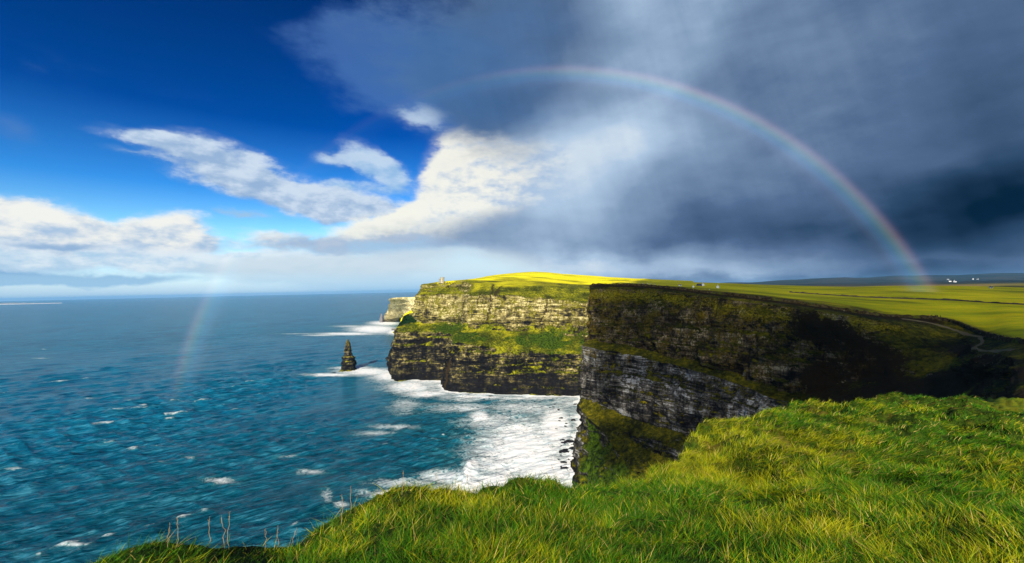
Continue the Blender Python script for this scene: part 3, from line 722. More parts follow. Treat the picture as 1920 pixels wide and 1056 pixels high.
    wcol = g.mix(g.ss(big, 0.35, 0.62), (0.001, 0.092, 0.180), (0.002, 0.125, 0.222))
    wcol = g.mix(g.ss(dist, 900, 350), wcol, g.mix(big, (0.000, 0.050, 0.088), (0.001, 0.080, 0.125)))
    wn3 = g.noise(g.vm('MULTIPLY', st1.outputs[0], (0.012, 0.045, 0.1)), 1.0, 5, 0.65)
    wv = g.m('ADD', g.m('MULTIPLY', g.m('SUBTRACT', wn, 0.5), 1.0), g.m('MULTIPLY', g.m('SUBTRACT', wn3, 0.5), g.mr(dist, 400, 3000, 0.55, 0.9)))
    wn4 = g.noise(g.vm('MULTIPLY', st1.outputs[0], (0.006, 0.06, 0.1)), 1.0, 6, 0.72)
    wv = g.m('ADD', wv, g.m('MULTIPLY', g.m('SUBTRACT', wn4, 0.5), g.mr(dist, 700, 3000, 0.25, 1.1)))
    wcol = g.mix(g.ss(wv, 0.02, -0.17), wcol, g.mix(1.0, wcol, (0.45, 0.50, 0.55), 'MULTIPLY'))  # varying sky reflection on the waves painted as dark and pale water colour
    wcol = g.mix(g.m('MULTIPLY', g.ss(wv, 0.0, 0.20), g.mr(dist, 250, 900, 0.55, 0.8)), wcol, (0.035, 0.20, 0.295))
    wcol = g.mix(g.m('MULTIPLY', halo, 0.75), wcol, (0.02, 0.14, 0.155))
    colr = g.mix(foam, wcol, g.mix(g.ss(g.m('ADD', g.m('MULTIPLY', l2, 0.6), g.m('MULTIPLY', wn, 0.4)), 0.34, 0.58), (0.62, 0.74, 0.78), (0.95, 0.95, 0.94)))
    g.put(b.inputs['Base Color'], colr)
    g.put(b.inputs['Roughness'], g.mr(foam, 0, 1, 0.22, 0.9))
    b.inputs['IOR'].default_value = 1.33
    g.put(b.inputs['Specular IOR Level'], g.mr(dist, 400, 2200, 0.26, 0.02))
    hh = g.m('ADD', g.m('MULTIPLY', wn, 1.0), g.m('MULTIPLY', wn2, 2.2))
    hh = g.m('ADD', hh, g.m('MULTIPLY', g.m('MULTIPLY', foam, l1), 1.0))
    bn = bump(g, b, hh, 3.4, 1.0)
    g.put(bn.node.inputs['Strength'], g.m('MULTIPLY', g.mr(dist, 500, 3500, 1.0, 0.5), g.mr(foam, 0, 1, 1.0, 0.35)))
    me = raw_mesh('sea', V, grid_faces(*V.shape[:2])[:, ::-1], m, True, {'foam': F})
    tag(obj('sea', me), 'blue ocean with whitecaps and white surf swirling in the bay', kind='structure')

# ---------------------------------------------------------------- the grassy cliff edge in front
def tps_fit(p, z, lam=1e-3):
    n = len(p)
    d = np.hypot(p[:, None, 0] - p[None, :, 0], p[:, None, 1] - p[None, :, 1])
    K = np.where(d > 0, d * d * np.log(np.maximum(d, 1e-9)), 0) + lam * np.eye(n)
    A = np.zeros((n + 3, n + 3)); A[:n, :n] = K
    A[:n, n:] = np.c_[np.ones(n), p]; A[n:, :n] = A[:n, n:].T
    w = np.linalg.solve(A, np.r_[z, 0, 0, 0])
    def f(q):
        sh = q.shape[:-1]; q = q.reshape(-1, 2); r = np.empty(len(q))
        for i in range(0, len(q), 20000):
            c = q[i:i + 20000]
            d = np.hypot(c[:, None, 0] - p[None, :, 0], c[:, None, 1] - p[None, :, 1])
            r[i:i + 20000] = np.where(d > 0, d * d * np.log(np.maximum(d, 1e-9)), 0) @ w[:n] + w[n] + c @ w[n + 1:]
        return r.reshape(sh)
    return f
GH = 0.10      # the turf stands this far below the points read at the tips
fg_pts = [(-20, 1130, 3.0), (240, 1075, 2.7), (240, 1012, 3.55), (430, 1000, 3.9), (600, 988, 4.3), (655, 945, 4.6), (760, 925, 5.2), (900, 918, 5.8), (930, 908, 6.0), (1070, 902, 7.0), (1180, 893, 8.0),
          (1235, 878, 9.2), (1250, 845, 11.5), (1285, 815, 12.5), (1380, 772, 15.5), (1450, 757, 17.5), (1600, 749, 20), (1740, 749, 21.5), (1830, 762, 19), (1935, 778, 17.5),
          (600, 1100, 2.3), (960, 1056, 2.75), (960, 980, 3.8), (1200, 960, 4.8), (1500, 1056, 2.8), (1500, 960, 4.6), (1920, 1056, 2.95), (1920, 900, 6.6), (1700, 940, 5.2), (1300, 900, 8.4), (1420, 885, 8.6),
          (1340, 850, 10.6), (1440, 845, 9.6), (1500, 850, 9.2), (1600, 815, 11.2), (1620, 790, 13.6), (1500, 790, 13.5), (1750, 820, 11), (1800, 790, 14.5), (2200, 850, 9.5)]
cp, cz = [], []
def addp(x, y, z):
    cp.append((math.atan2(x, y) * 1.6, math.log(math.hypot(x, y)))); cz.append(z)
for u, v, d in fg_pts:
    p = P(u, v, d) - CAMP
    addp(p[0], p[1], p[2] - GH)
for a in range(-180, 181, 30):
    for r_, z_ in ((0.25, -1.68), (1.2, -1.68)):
        addp(r_ * math.sin(R(a)), r_ * math.cos(R(a)), z_)
for a, r_, z_ in ((-90, 4, -1.9), (-120, 6, -1.6), (-150, 8, -1.4), (-178, 8, -1.2), (120, 8, -1.3), (90, 8, -1.9), (150, 8, -1.2), (178, 8, -1.2), (-178, 60, 1.0), (178, 60, 1.0), (120, 60, 0.0), (90, 60, -6), (70, 60, -12), (65, 25, -6.0), (75, 12, -2.9),
                  (150, 150, 6), (-178, 200, 10), (178, 200, 10), (90, 200, -15), (60, 130, -32), (62, 200, -36), (-150, 60, -2), (-120, 40, -4)):
    addp(r_ * math.sin(R(a)), r_ * math.cos(R(a)), z_)
for u, v, d in ((1770, 762, 34), (1850, 751, 42), (1935, 744, 55), (1860, 741, 66), (1935, 735, 72), (2050, 735, 80), (1760, 757, 48), (1800, 750, 60)):
    p = P(u, v, d) - CAMP
    addp(p[0], p[1], p[2] - 0.05)
tps = tps_fit(np.array(cp), np.array(cz))
edge_az = [-180, -160, -120, -90, -62] + [math.degrees(AE(u, 900)[0]) for u in (240, 430, 600, 655, 760, 900, 1070, 1180, 1235, 1285, 1380, 1450, 1600, 1720, 1760, 1830, 1935, 2100)] + [62, 180]
edge_r = [400, 60, 14, 5, 3.2] + [4.6, 4.7, 4.9, 5.1, 5.5, 6.0, 7.1, 8.3, 9.8, 13.6, 17.8, 20.5, 25.5, 31, 60, 84, 98, 130] + [400, 400]
def edge_of(az_deg): return np.interp(az_deg, edge_az, edge_r)
def fg_height(x, y, bumps=True):
    r_ = np.hypot(x, y); a = np.arctan2(x, y); ad = np.degrees(a)
    Re = edge_of(ad) * (1 + 0.02 * fbm(a * 14, 3.0, 0, 3))
    Re = Re + 0.10 * fbm(x * 1.3, y * 1.3, 2, 3) * np.clip(Re / 6, 0.5, 3)
    rc = np.minimum(r_, Re + 0.25)
    q = np.stack([a * 1.6, np.log(np.maximum(rc, 0.25))], -1)
    z = tps(q)
    wb = sstep(np.abs(ad), 80, 112)
    z = z * (1 - wb) + wb * (-1.66 - 0.004 * r_)
    e = np.maximum(r_ - Re, 0)
    fall = 0.55 * np.minimum(e, 0.7) ** 2 / 0.7 + 1.0 * np.clip(e - 0.7, 0, 1.2) + 2.9 * np.clip(e - 1.9, 0, None)
    wob = np.clip(e / 6, 0, 1) * (4 * fbm(x / 14, y / 14, z / 20, 4))
    z = z - fall + wob
    if bumps:
        s = np.clip(r_ / 7, 0.45, 2.2)
        fl = np.clip(1.6 - e, 0, 1)
        tus = fbm(x / 1.1, y / 1.1, 0, 3)
        z = z + fl * s * (0.105 * tus + 0.065 * np.abs(fbm(x / 0.45, y / 0.45, 7, 2)))
        z = z + fl * np.clip((r_ - 7) / 8, 0, 1) * (0.40 * fbm(x / 2.4, y / 2.4, 3, 3) - 0.22)
    return np.maximum(z, -190) + CAM_H
fgo = None
if TEST != 'cl':
    azs = np.concatenate([np.linspace(-180, -62, 70)[:-1], np.linspace(-62, 56, 900), np.linspace(56, 180, 80)[1:]])
    rr = np.concatenate([np.exp(np.linspace(math.log(0.3), math.log(2.0), 14))[:-1], np.exp(np.linspace(math.log(2.0), math.log(40), 560))[:-1], np.exp(np.linspace(math.log(40), math.log(600), 90))])
    A_, R_ = np.meshgrid(np.radians(azs), rr)
    X, Y = R_ * np.sin(A_), R_ * np.cos(A_)
    Z = fg_height(X, Y)
    m, g, b = new_mat('turf_ground')
    pos, nrm, tn = geo(g)
    nz = g.sep(tn)[2]
    n1 = g.noise(pos, 0.9, 6, 0.65); n2 = g.noise(pos, 7.0, 5, 0.7); n3 = g.noise(g.vm('MULTIPLY', pos, (0.12, 0.12, 0.12)), 1.0, 4)
    c = g.mix(g.ss(n2, 0.35, 0.65), (0.012, 0.026, 0.003), (0.045, 0.085, 0.005))
    c = g.mix(g.ss(n1, 0.50, 0.66), c, (0.10, 0.085, 0.010))
    c = g.mix(g.ss(n1, 0.40, 0.30), c, (0.030, 0.020, 0.010))
    far_c = g.mix(g.ss(g.m('ADD', g.m('MULTIPLY', n3, 0.5), g.m('MULTIPLY', n1, 0.5)), 0.40, 0.58), (0.075, 0.15, 0.006), (0.20, 0.21, 0.008))
    yy = g.sep(pos)[1]
    c = g.mix(g.ss(yy, 18, 30), c, far_c)
    rockc = g.mix(n1, (0.05, 0.045, 0.03), (0.20, 0.17, 0.10))
    c = g.mix(g.ss(nz, 0.50, 0.30), c, rockc)
    g.put(b.inputs['Base Color'], c)
    bump(g, b, n2, 0.12, 0.8)
    me = raw_mesh('ground', np.stack([X, Y, Z], -1), grid_faces(*X.shape)[:, ::-1], m, True)
    fgo = obj('ground', me)
    tag(fgo, 'grassy clifftop in front of the viewpoint, dropping away at its edge', kind='structure')

# ---------------------------------------------------------------- grass blades on it
def make_blades(name, x, y, length, width, lean_x, lean_y, bend, col_root, col_tip, mat, nseg=3, flare=0.05):
    n = len(x)
    z = fg_height(x, y) - 0.02
    th = rng.uniform(0, math.pi, n)
    # sideways axis, mostly across the view so that blades show their width
    side = np.stack([np.cos(th), np.sin(th), np.zeros(n)], -1)
    up = np.stack([lean_x, lean_y, np.ones(n)], -1)
    up /= np.linalg.norm(up, axis=1, keepdims=True)
    bd = np.stack([lean_x + rng.normal(0, 0.25, n), lean_y + rng.normal(0, 0.25, n), np.zeros(n)], -1)
    bd /= np.maximum(np.linalg.norm(bd, axis=1, keepdims=True), 1e-6)
    V = []; C = []
    base = np.stack([x, y, z], -1)
    for k in range(nseg + 1):
        f = k / nseg
        c = base + up * (length * f)[:, None] + bd * (length * bend * f * f)[:, None] - np.array([0, 0, 1.0]) * (length * bend * bend * 0.45 * f * f)[:, None]
        w = (width * (1 - f ** 1.6) * 0.5)[:, None]
        if k < nseg:
            V += [c - side * w, c + side * w]
            C += [f, f]
        else:
            V += [c]; C += [f]
    V = np.stack(V, 1)                      # n, nv, 3
    nv = V.shape[1]
    f = np.array(C)[None, :, None]
    col = col_root[:, None, :] * (1 - f) + col_tip[:, None, :] * f  # roots darker than tips: shade down in the turf put into the colour
    col = np.concatenate([col, np.ones(col.shape[:2] + (1,))], -1)
    F = []
    for k in range(nseg - 1):
        a = 2 * k
        F += [(a, a + 1, a + 3), (a, a + 3, a + 2)]
    F += [(nv - 3, nv - 2, nv - 1)]
    F = (np.array(F)[None] + (np.arange(n) * nv)[:, None, None]).reshape(-1, 3)
    me = raw_mesh(name, V, F, mat, True, cols={'tone': col.reshape(-1, 4)})
    return obj(name, me)
gm_, g, b = new_mat('grass_blade')
c = g.attr('tone', 'Color')
g.put(b.inputs['Base Color'], c)
b.inputs['Roughness'].default_value = 0.55
b.inputs['Specular IOR Level'].default_value = 0.12
tr = g.node('ShaderNodeBsdfTranslucent'); g.put(tr.inputs[0], c)
mx = g.node('ShaderNodeMixShader'); mx.inputs[0].default_value = 0.15
g.t.links.new(b.outputs[0], mx.inputs[1]); g.t.links.new(tr.outputs[0], mx.inputs[2])
g.t.links.new(mx.outputs[0], [n for n in g.t.nodes if n.type == 'OUTPUT_MATERIAL'][0].inputs[0])

def scatter(n, rmin, rmax, az0, az1, power=0.0):
    a = rng.uniform(R(az0), R(az1), n)
    k = 1.0 - power
    u = rng.random(n)
    r_ = np.exp(np.log(rmin) + u * (math.log(rmax) - math.log(rmin))) if power == 1.0 else (rmin ** k + u * (rmax ** k - rmin ** k)) ** (1 / k)
    x, y = r_ * np.sin(a), r_ * np.cos(a)
    keep = r_ < edge_of(np.degrees(a)) * 1.0 + 0.75 * np.clip(r_ / 6, 0.8, 3)
    return x[keep], y[keep]
def blade_set(n, rmin, rmax, az0, az1, Lm, Wm, name='grass', power=1.0, nseg=3):
    x, y = scatter(n, rmin, rmax, az0, az1, power)
    r_ = np.hypot(x, y)
    patch = fbm(x / 1.3, y / 1.3, 11, 3); patch2 = fbm(x / 4.5, y / 4.5, 21, 3); clump = fbm(x / 0.22, y / 0.22, 31, 2)
    bare = fbm(x / 0.8, y / 0.8, 41, 3)
    keep = (clump + 0.5 * bare) > rng.uniform(-1.2, 0.55, len(x))
    x, y, r_, patch, patch2, clump = (q[keep] for q in (x, y, r_, patch, patch2, clump))
    n = len(x)
    far = np.clip((r_ - 5) / 9, 0, 1)
    # the long tussocks right of the middle are combed over by the wind
    comb = sstep(np.degrees(np.arctan2(x, y)), 12, 22) * far
    L = Lm * (1 + 0.45 * patch2 + 0.3 * clump) * rng.gamma(3.5, 0.28, n) * (1 + 0.6 * comb)
    L = np.clip(L, 0.04, Lm * 3)
    Wd = Wm * rng.uniform(0.6, 1.35, n) * np.clip(r_ / 4.5, 0.8, 8)
    ang = 2.4 * vnoise(x / 1.3, y / 1.3, 5) + 2.4 * vnoise(x / 0.35, y / 0.35, 6) + rng.normal(0, 1.1, n)
    ang = ang * (1 - 0.65 * comb) + comb * (-0.5)
    ln = rng.uniform(0.1, 1.5, n)
    lx, ly = np.cos(ang) * ln, np.sin(ang) * ln
    # lean over the brink
    g1 = np.stack([rng.random(n)], -1)
    gold = np.clip(0.5 + 2.6 * (0.38 * patch + 0.22 * patch2 + 0.30 * clump + rng.normal(0, 0.38, n) - 0.44), 0, 1)
    # golden sunlight on the tussock bank's left shoulder, put into the blade colour
    s0 = P(1300, 820, 12.5); gold = np.clip(gold + 0.75 * np.exp(-(((x - s0[0]) / 1.9) ** 2 + ((y - s0[1]) / 2.6) ** 2)), 0, 1)
    dead = rng.random(n) < 0.05
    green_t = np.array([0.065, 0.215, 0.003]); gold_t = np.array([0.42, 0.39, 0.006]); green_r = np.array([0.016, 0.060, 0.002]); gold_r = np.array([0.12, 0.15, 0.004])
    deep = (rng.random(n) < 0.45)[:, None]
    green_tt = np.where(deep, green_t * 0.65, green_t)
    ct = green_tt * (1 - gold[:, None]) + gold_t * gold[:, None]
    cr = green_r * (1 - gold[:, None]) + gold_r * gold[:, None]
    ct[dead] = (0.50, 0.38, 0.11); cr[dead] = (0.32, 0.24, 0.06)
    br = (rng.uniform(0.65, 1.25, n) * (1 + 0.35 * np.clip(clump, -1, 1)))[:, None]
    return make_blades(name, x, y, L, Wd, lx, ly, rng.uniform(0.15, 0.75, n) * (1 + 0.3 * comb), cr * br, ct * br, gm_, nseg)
if TEST != 'cl':
    q = 0.35 if TEST else 1.0
    o = blade_set(int(420000 * q), 2.0, 9.0, -60, 54, 0.072, 0.0064, nseg=3)
    tag(o, 'short green and golden grass covering the clifftop', kind='stuff')
    o = blade_set(int(560000 * q), 7.5, 30.0, 2, 53, 0.088, 0.0048, nseg=2)
    tag(o, 'longer windswept grass on the hummocks farther out', kind='stuff')
    o = blade_set(int(90000 * q), 0.9, 2.05, -80, 80, 0.072, 0.0064, nseg=3)
    tag(o, 'short grass close in around the viewpoint', kind='stuff')
    o = blade_set(int(90000 * q), 2.0, 14.0, 53, 80, 0.085, 0.0066, nseg=2)
    tag(o, 'short grass carrying on beyond the right of the view', kind='stuff')

# ---------------------------------------------------------------- unseen clouds added behind the viewpoint, outlined to shade the cove and the fields
def poly_dist(a, b, poly):
    d = np.full(a.shape, 1e9); inside = np.zeros(a.shape, bool)
    for (x1, y1), (x2, y2) in zip(poly, poly[1:] + poly[:1]):
        ex, ey = x2 - x1, y2 - y1
        t_ = np.clip(((a - x1) * ex + (b - y1) * ey) / (ex * ex + ey * ey), 0, 1)
        d = np.minimum(d, np.hypot(a - x1 - t_ * ex, b - y1 - t_ * ey))
        c = ((y1 > b) != (y2 > b)) & (a < (x2 - x1) * (b - y1) / (y2 - y1 + 1e-12) + x1)
        inside ^= c
    return np.where(inside, d, -d)
def make_shade_cloud(poly, zc, name, label, op):
    na, nb = 170, 150
    aa = np.linspace(min(p[0] for p in poly) - 40, max(p[0] for p in poly), na); bb = np.linspace(min(p[1] for p in poly) - 20, max(p[1] for p in poly), nb)
    A_, B_ = np.meshgrid(aa, bb)
    dd = poly_dist(A_, B_ , [tuple(p) for p in poly]) + 9 * fbm(A_ / 40, B_ / 20, 0, 4)
    s = (zc - B_) / math.sin(SUN_EL)
    X = A_ + s * sun_dir[0]; Y = s * sun_dir[1]
    th = np.sqrt(np.clip(dd, 0, 60) / 60) * 45
    lump = 1 + 0.5 * fbm(X / 120, Y / 120, 0, 3)
    top = np.stack([X, Y, zc + th * lump], -1); bot = np.stack([X, Y, zc - th * 0.3 * lump], -1)
    f = grid_faces(nb, na)
    ok = (dd.ravel()[f] > -1.5).all(1)
    f = f[ok]
    V = np.concatenate([top.reshape(-1, 3), bot.reshape(-1, 3)])
    F = np.concatenate([f, f[:, ::-1] + na * nb])
    m, g, b = new_mat('shade_cloud_vapour')
    b.inputs['Base Color'].default_value = (0.8, 0.8, 0.82, 1)
    t_ = g.node('ShaderNodeBsdfTransparent'); mx = g.node('ShaderNodeMixShader')
    pos = geo(g)[0]
    n = g.noise(pos, 0.012, 5, 0.6)
    g.put(mx.inputs[0], g.mr(n, 0.3, 0.7, max(0, op - 0.2), min(1, op + 0.2)))
    g.t.links.new(t_.outputs[0], mx.inputs[1]); g.t.links.new(b.outputs[0], mx.inputs[2])
    g.t.links.new(mx.outputs[0], [q for q in g.t.nodes if q.type == 'OUTPUT_MATERIAL'][0].inputs[0])
    o = obj(name, raw_mesh(name, V, F, m))
    tag(o, label, kind='stuff')
make_shade_cloud([(-20, 290), (-20, 425), (30, 600), (85, 770), (130, 900), (200, 1200), (2600, 1200), (2600, 225), (110, 225), (40, 250)], 1000, 'cloud', 'broad thin cloud out of view, outlined to shade the fields', 0.50)
make_shade_cloud([(-8, 207), (-8, 280), (35, 247), (73, 228), (92, 226), (112, 232), (112, 262), (130, 292), (190, 292), (250, 280), (330, 262), (330, 150), (108, 150), (96, 207)], 1150, 'cloud', 'small dense unseen cloud added to darken the cove', 0.40)

BOW_EL, BOW_AZ = R(14.7), R(184.3)
bow_sun = np.array([math.sin(BOW_AZ) * math.cos(BOW_EL), math.cos(BOW_AZ) * math.cos(BOW_EL), math.sin(BOW_EL)])
# ---------------------------------------------------------------- rainbow, a band of the cone 42 degrees round the point opposite the sun
A0 = -bow_sun
e1 = np.array([math.cos(BOW_AZ + math.pi), -math.sin(BOW_AZ + math.pi), 0]); e2 = np.cross(e1, A0)
if e2[2] < 0: e2 = -e2
phs = np.radians(np.linspace(10, 182, 260)); ths = np.radians(np.linspace(39.0, 43.6, 40))
TH, PH = np.meshgrid(ths, phs)
D = np.cos(TH)[..., None] * A0 + np.sin(TH)[..., None] * (np.cos(PH)[..., None] * e1 + np.sin(PH)[..., None] * e2)
deg = np.degrees(PH)
rad = np.where(deg < 90, np.interp(deg, [10, 30, 60, 90], [900, 900, 1500, 1500]), np.interp(deg, [90, 150, 163, 175, 182], [1500, 1400, 1000, 760, 640]))
V = CAMP + D * rad[..., None]
td = np.degrees(TH)
gau = lambda c, w: np.exp(-((td - c) / w) ** 2)
colr = np.stack([0.92 * gau(42.05, 0.38) + 0.50 * gau(41.7, 0.45) + 0.12 * gau(40.5, 0.4), 0.95 * gau(41.55, 0.45) + 0.4 * gau(40.9, 0.5) + 0.42 * gau(42.0, 0.4), 0.95 * gau(40.95, 0.48) + 0.55 * gau(41.5, 0.5) + 0.45 * gau(42.1, 0.4)], -1)
colr = colr * 0.7 + 0.42 * colr.mean(-1, keepdims=True)
colr += 0.12 * sstep(td, 39.0, 40.4)[..., None] * sstep(td, 41.4, 40.8)[..., None]
inten = np.interp(deg, [10, 14, 22, 35, 50, 66, 80, 92, 103, 120, 140, 152, 160, 167, 174, 179, 182], [0.0, 0.5, 0.8, 0.8, 0.9, 1.1, 0.8, 0.45, 0.14, 0.08, 0.08, 0.06, 0.42, 0.60, 0.58, 0.22, 0.0])
edge_f = sstep(td, 39.0, 39.8) * sstep(td, 43.6, 42.9)
colr = colr * (inten * edge_f)[..., None]
m = bpy.data.materials.new('rainbow_light'); m.use_nodes = True
g = NG(m.node_tree)
o_ = g.node('ShaderNodeOutputMaterial'); em = g.node('ShaderNodeEmission'); t_ = g.node('ShaderNodeBsdfTransparent'); ad = g.node('ShaderNodeAddShader')
g.put(em.inputs['Color'], g.attr('spectrum', 'Color')); em.inputs['Strength'].default_value = 0.062
g.t.links.new(em.outputs[0], ad.inputs[0]); g.t.links.new(t_.outputs[0], ad.inputs[1]); g.t.links.new(ad.outputs[0], o_.inputs[0])
rb = obj('rainbow', raw_mesh('rainbow', V, grid_faces(*TH.shape), m, True, cols={'spectrum': np.concatenate([colr, np.ones(colr.shape[:2] + (1,))], -1).reshape(-1, 4)}))
tag(rb, 'pale rainbow arching across the dark rain cloud down to the fields and the sea', 'rainbow')
rb.visible_shadow = True

# ---------------------------------------------------------------- helpers for things that stand on the land
from collections import defaultdict
def bvh_of(o):
    me = o.data
    n = len(me.vertices); co = np.empty(n * 3, np.float32); me.vertices.foreach_get('co', co)
    m_ = len(me.polygons); lv_ = np.empty(len(me.loops), np.int32); me.loops.foreach_get('vertex_index', lv_)
    return BVHTree.FromPolygons([tuple(c) for c in co.reshape(-1, 3)], [tuple(q) for q in lv_.reshape(m_, -1)])
LAND = []
if TEST != 'fg':
    LAND = [bvh_of(o) for o in bpy.data.objects if o.name.startswith('headland') or o.name == 'hills']
def hit(u, v, fallback=1000):
    d = Vector(ray(u, v)).normalized(); best = None
    for t_ in LAND:
        h = t_.ray_cast(Vector(CAMP), d)
        if h[0] is not None and (best is None or h[3] < best[1]): best = (h[0], h[3])
    return np.array(best[0]) if best else P(u, v, fallback)
def ground_z(x, y, default=150.0):
    best = None
    for t_ in LAND:
        h = t_.ray_cast(Vector((x, y, 900)), Vector((0, 0, -1)))
        if h[0] is not None and (best is None or h[0].z > best): best = h[0].z
    return default if best is None else best
class MB:
    """collects shapes into one mesh"""
    def __init__(s): s.v = []; s.f = []
    def add(s, v, f):
        n = len(s.v); s.v += [tuple(q) for q in v]; s.f += [tuple(i + n for i in q) for q in f]
    def box(s, x0, x1, y0, y1, z0, z1, taper=1.0):
        cx, cy = (x0 + x1) / 2, (y0 + y1) / 2
        v = []
        for z_, k in ((z0, 1.0), (z1, taper)):
            v += [(cx + (x - cx) * k, cy + (y - cy) * k, z_) for x, y in ((x0, y0), (x1, y0), (x1, y1), (x0, y1))]
        s.add(v, [(3, 2, 1, 0), (4, 5, 6, 7), (0, 1, 5, 4), (1, 2, 6, 5), (2, 3, 7, 6), (3, 0, 4, 7)])
    def lathe(s, pts, n=16, cx=0, cy=0, cap=True, sx=1.0, sy=1.0):
        v = [(cx + sx * r * math.cos(2 * math.pi * i / n), cy + sy * r * math.sin(2 * math.pi * i / n), z_) for r, z_ in pts for i in range(n)]
        f = [(k * n + i, k * n + (i + 1) % n, (k + 1) * n + (i + 1) % n, (k + 1) * n + i) for k in range(len(pts) - 1) for i in range(n)]
        if cap: f += [tuple(range(n))[::-1], tuple((len(pts) - 1) * n + i for i in range(n))]
        s.add(v, f)
    def tube(s, pts, rad, n=8):
        """pts: list of 3D points, rad: radii"""
        pts = [np.array(p, float) for p in pts]; v = []
        for i, p in enumerate(pts):
            d = pts[min(i + 1, len(pts) - 1)] - pts[max(i - 1, 0)]; d /= max(np.linalg.norm(d), 1e-9)
            a = np.cross(d, (0, 1, 0) if abs(d[1]) < 0.9 else (1, 0, 0)); a /= np.linalg.norm(a); b_ = np.cross(d, a)
            v += [p + rad[i] * (math.cos(2 * math.pi * k / n) * a + math.sin(2 * math.pi * k / n) * b_) for k in range(n)]
        f = [(k * n + i, k * n + (i + 1) % n, (k + 1) * n + (i + 1) % n, (k + 1) * n + i) for k in range(len(pts) - 1) for i in range(n)]
        f += [tuple(range(n))[::-1], tuple((len(pts) - 1) * n + i for i in range(n))]
        s.add(v, f)
    def build(s, name, mat, parent=None, smooth=False):
        me = bpy.data.meshes.new(name); me.from_pydata(s.v, [], s.f); me.update()
        me.materials.append(mat)
        if smooth:
            for p in me.polygons: p.use_smooth = True
        return obj(name, me, parent)
def empty(name, loc, rz=0.0):
    o = bpy.data.objects.new(name, None); link(o); o.location = loc; o.rotation_euler = (0, 0, rz)
    o.empty_display_size = 0.5
    return o
def copy_tree(o, parent=None):
    c = o.copy(); link(c); c.parent = parent
    for k in list(o.children): copy_tree(k, c)
    return c

M_WHITE = plain('white_render', (0.62, 0.62, 0.60), 0.8, 0.06)
M_SLATE = plain('slate_roof', (0.055, 0.06, 0.075), 0.6, 0.2)
M_GLASS = plain('dark_glass', (0.03, 0.035, 0.045), 0.15, 0.1)
M_TOWER = plain('tower_stone', (0.40, 0.36, 0.24), 0.9, 0.45, 1.3)
M_TOWER2 = plain('weathered_stone', (0.26, 0.25, 0.20), 0.9, 0.5, 1.1)
M_WALLST = plain('field_stone', (0.075, 0.062, 0.042), 0.95, 0.75, 0.9)
M_SOIL = plain('trodden_earth', (0.15, 0.12, 0.06), 0.95, 0.35, 0.25)
M_WOOD = plain('weathered_wood', (0.10, 0.08, 0.055), 0.9, 0.3, 4)
M_SKIN = plain('skin', (0.55, 0.33, 0.24), 0.6, 0.05)
M_HAIR = plain('dark_hair', (0.02, 0.015, 0.012), 0.6, 0.2)
M_TROUSER = plain('dark_trousers', (0.018, 0.020, 0.028), 0.85, 0.3)

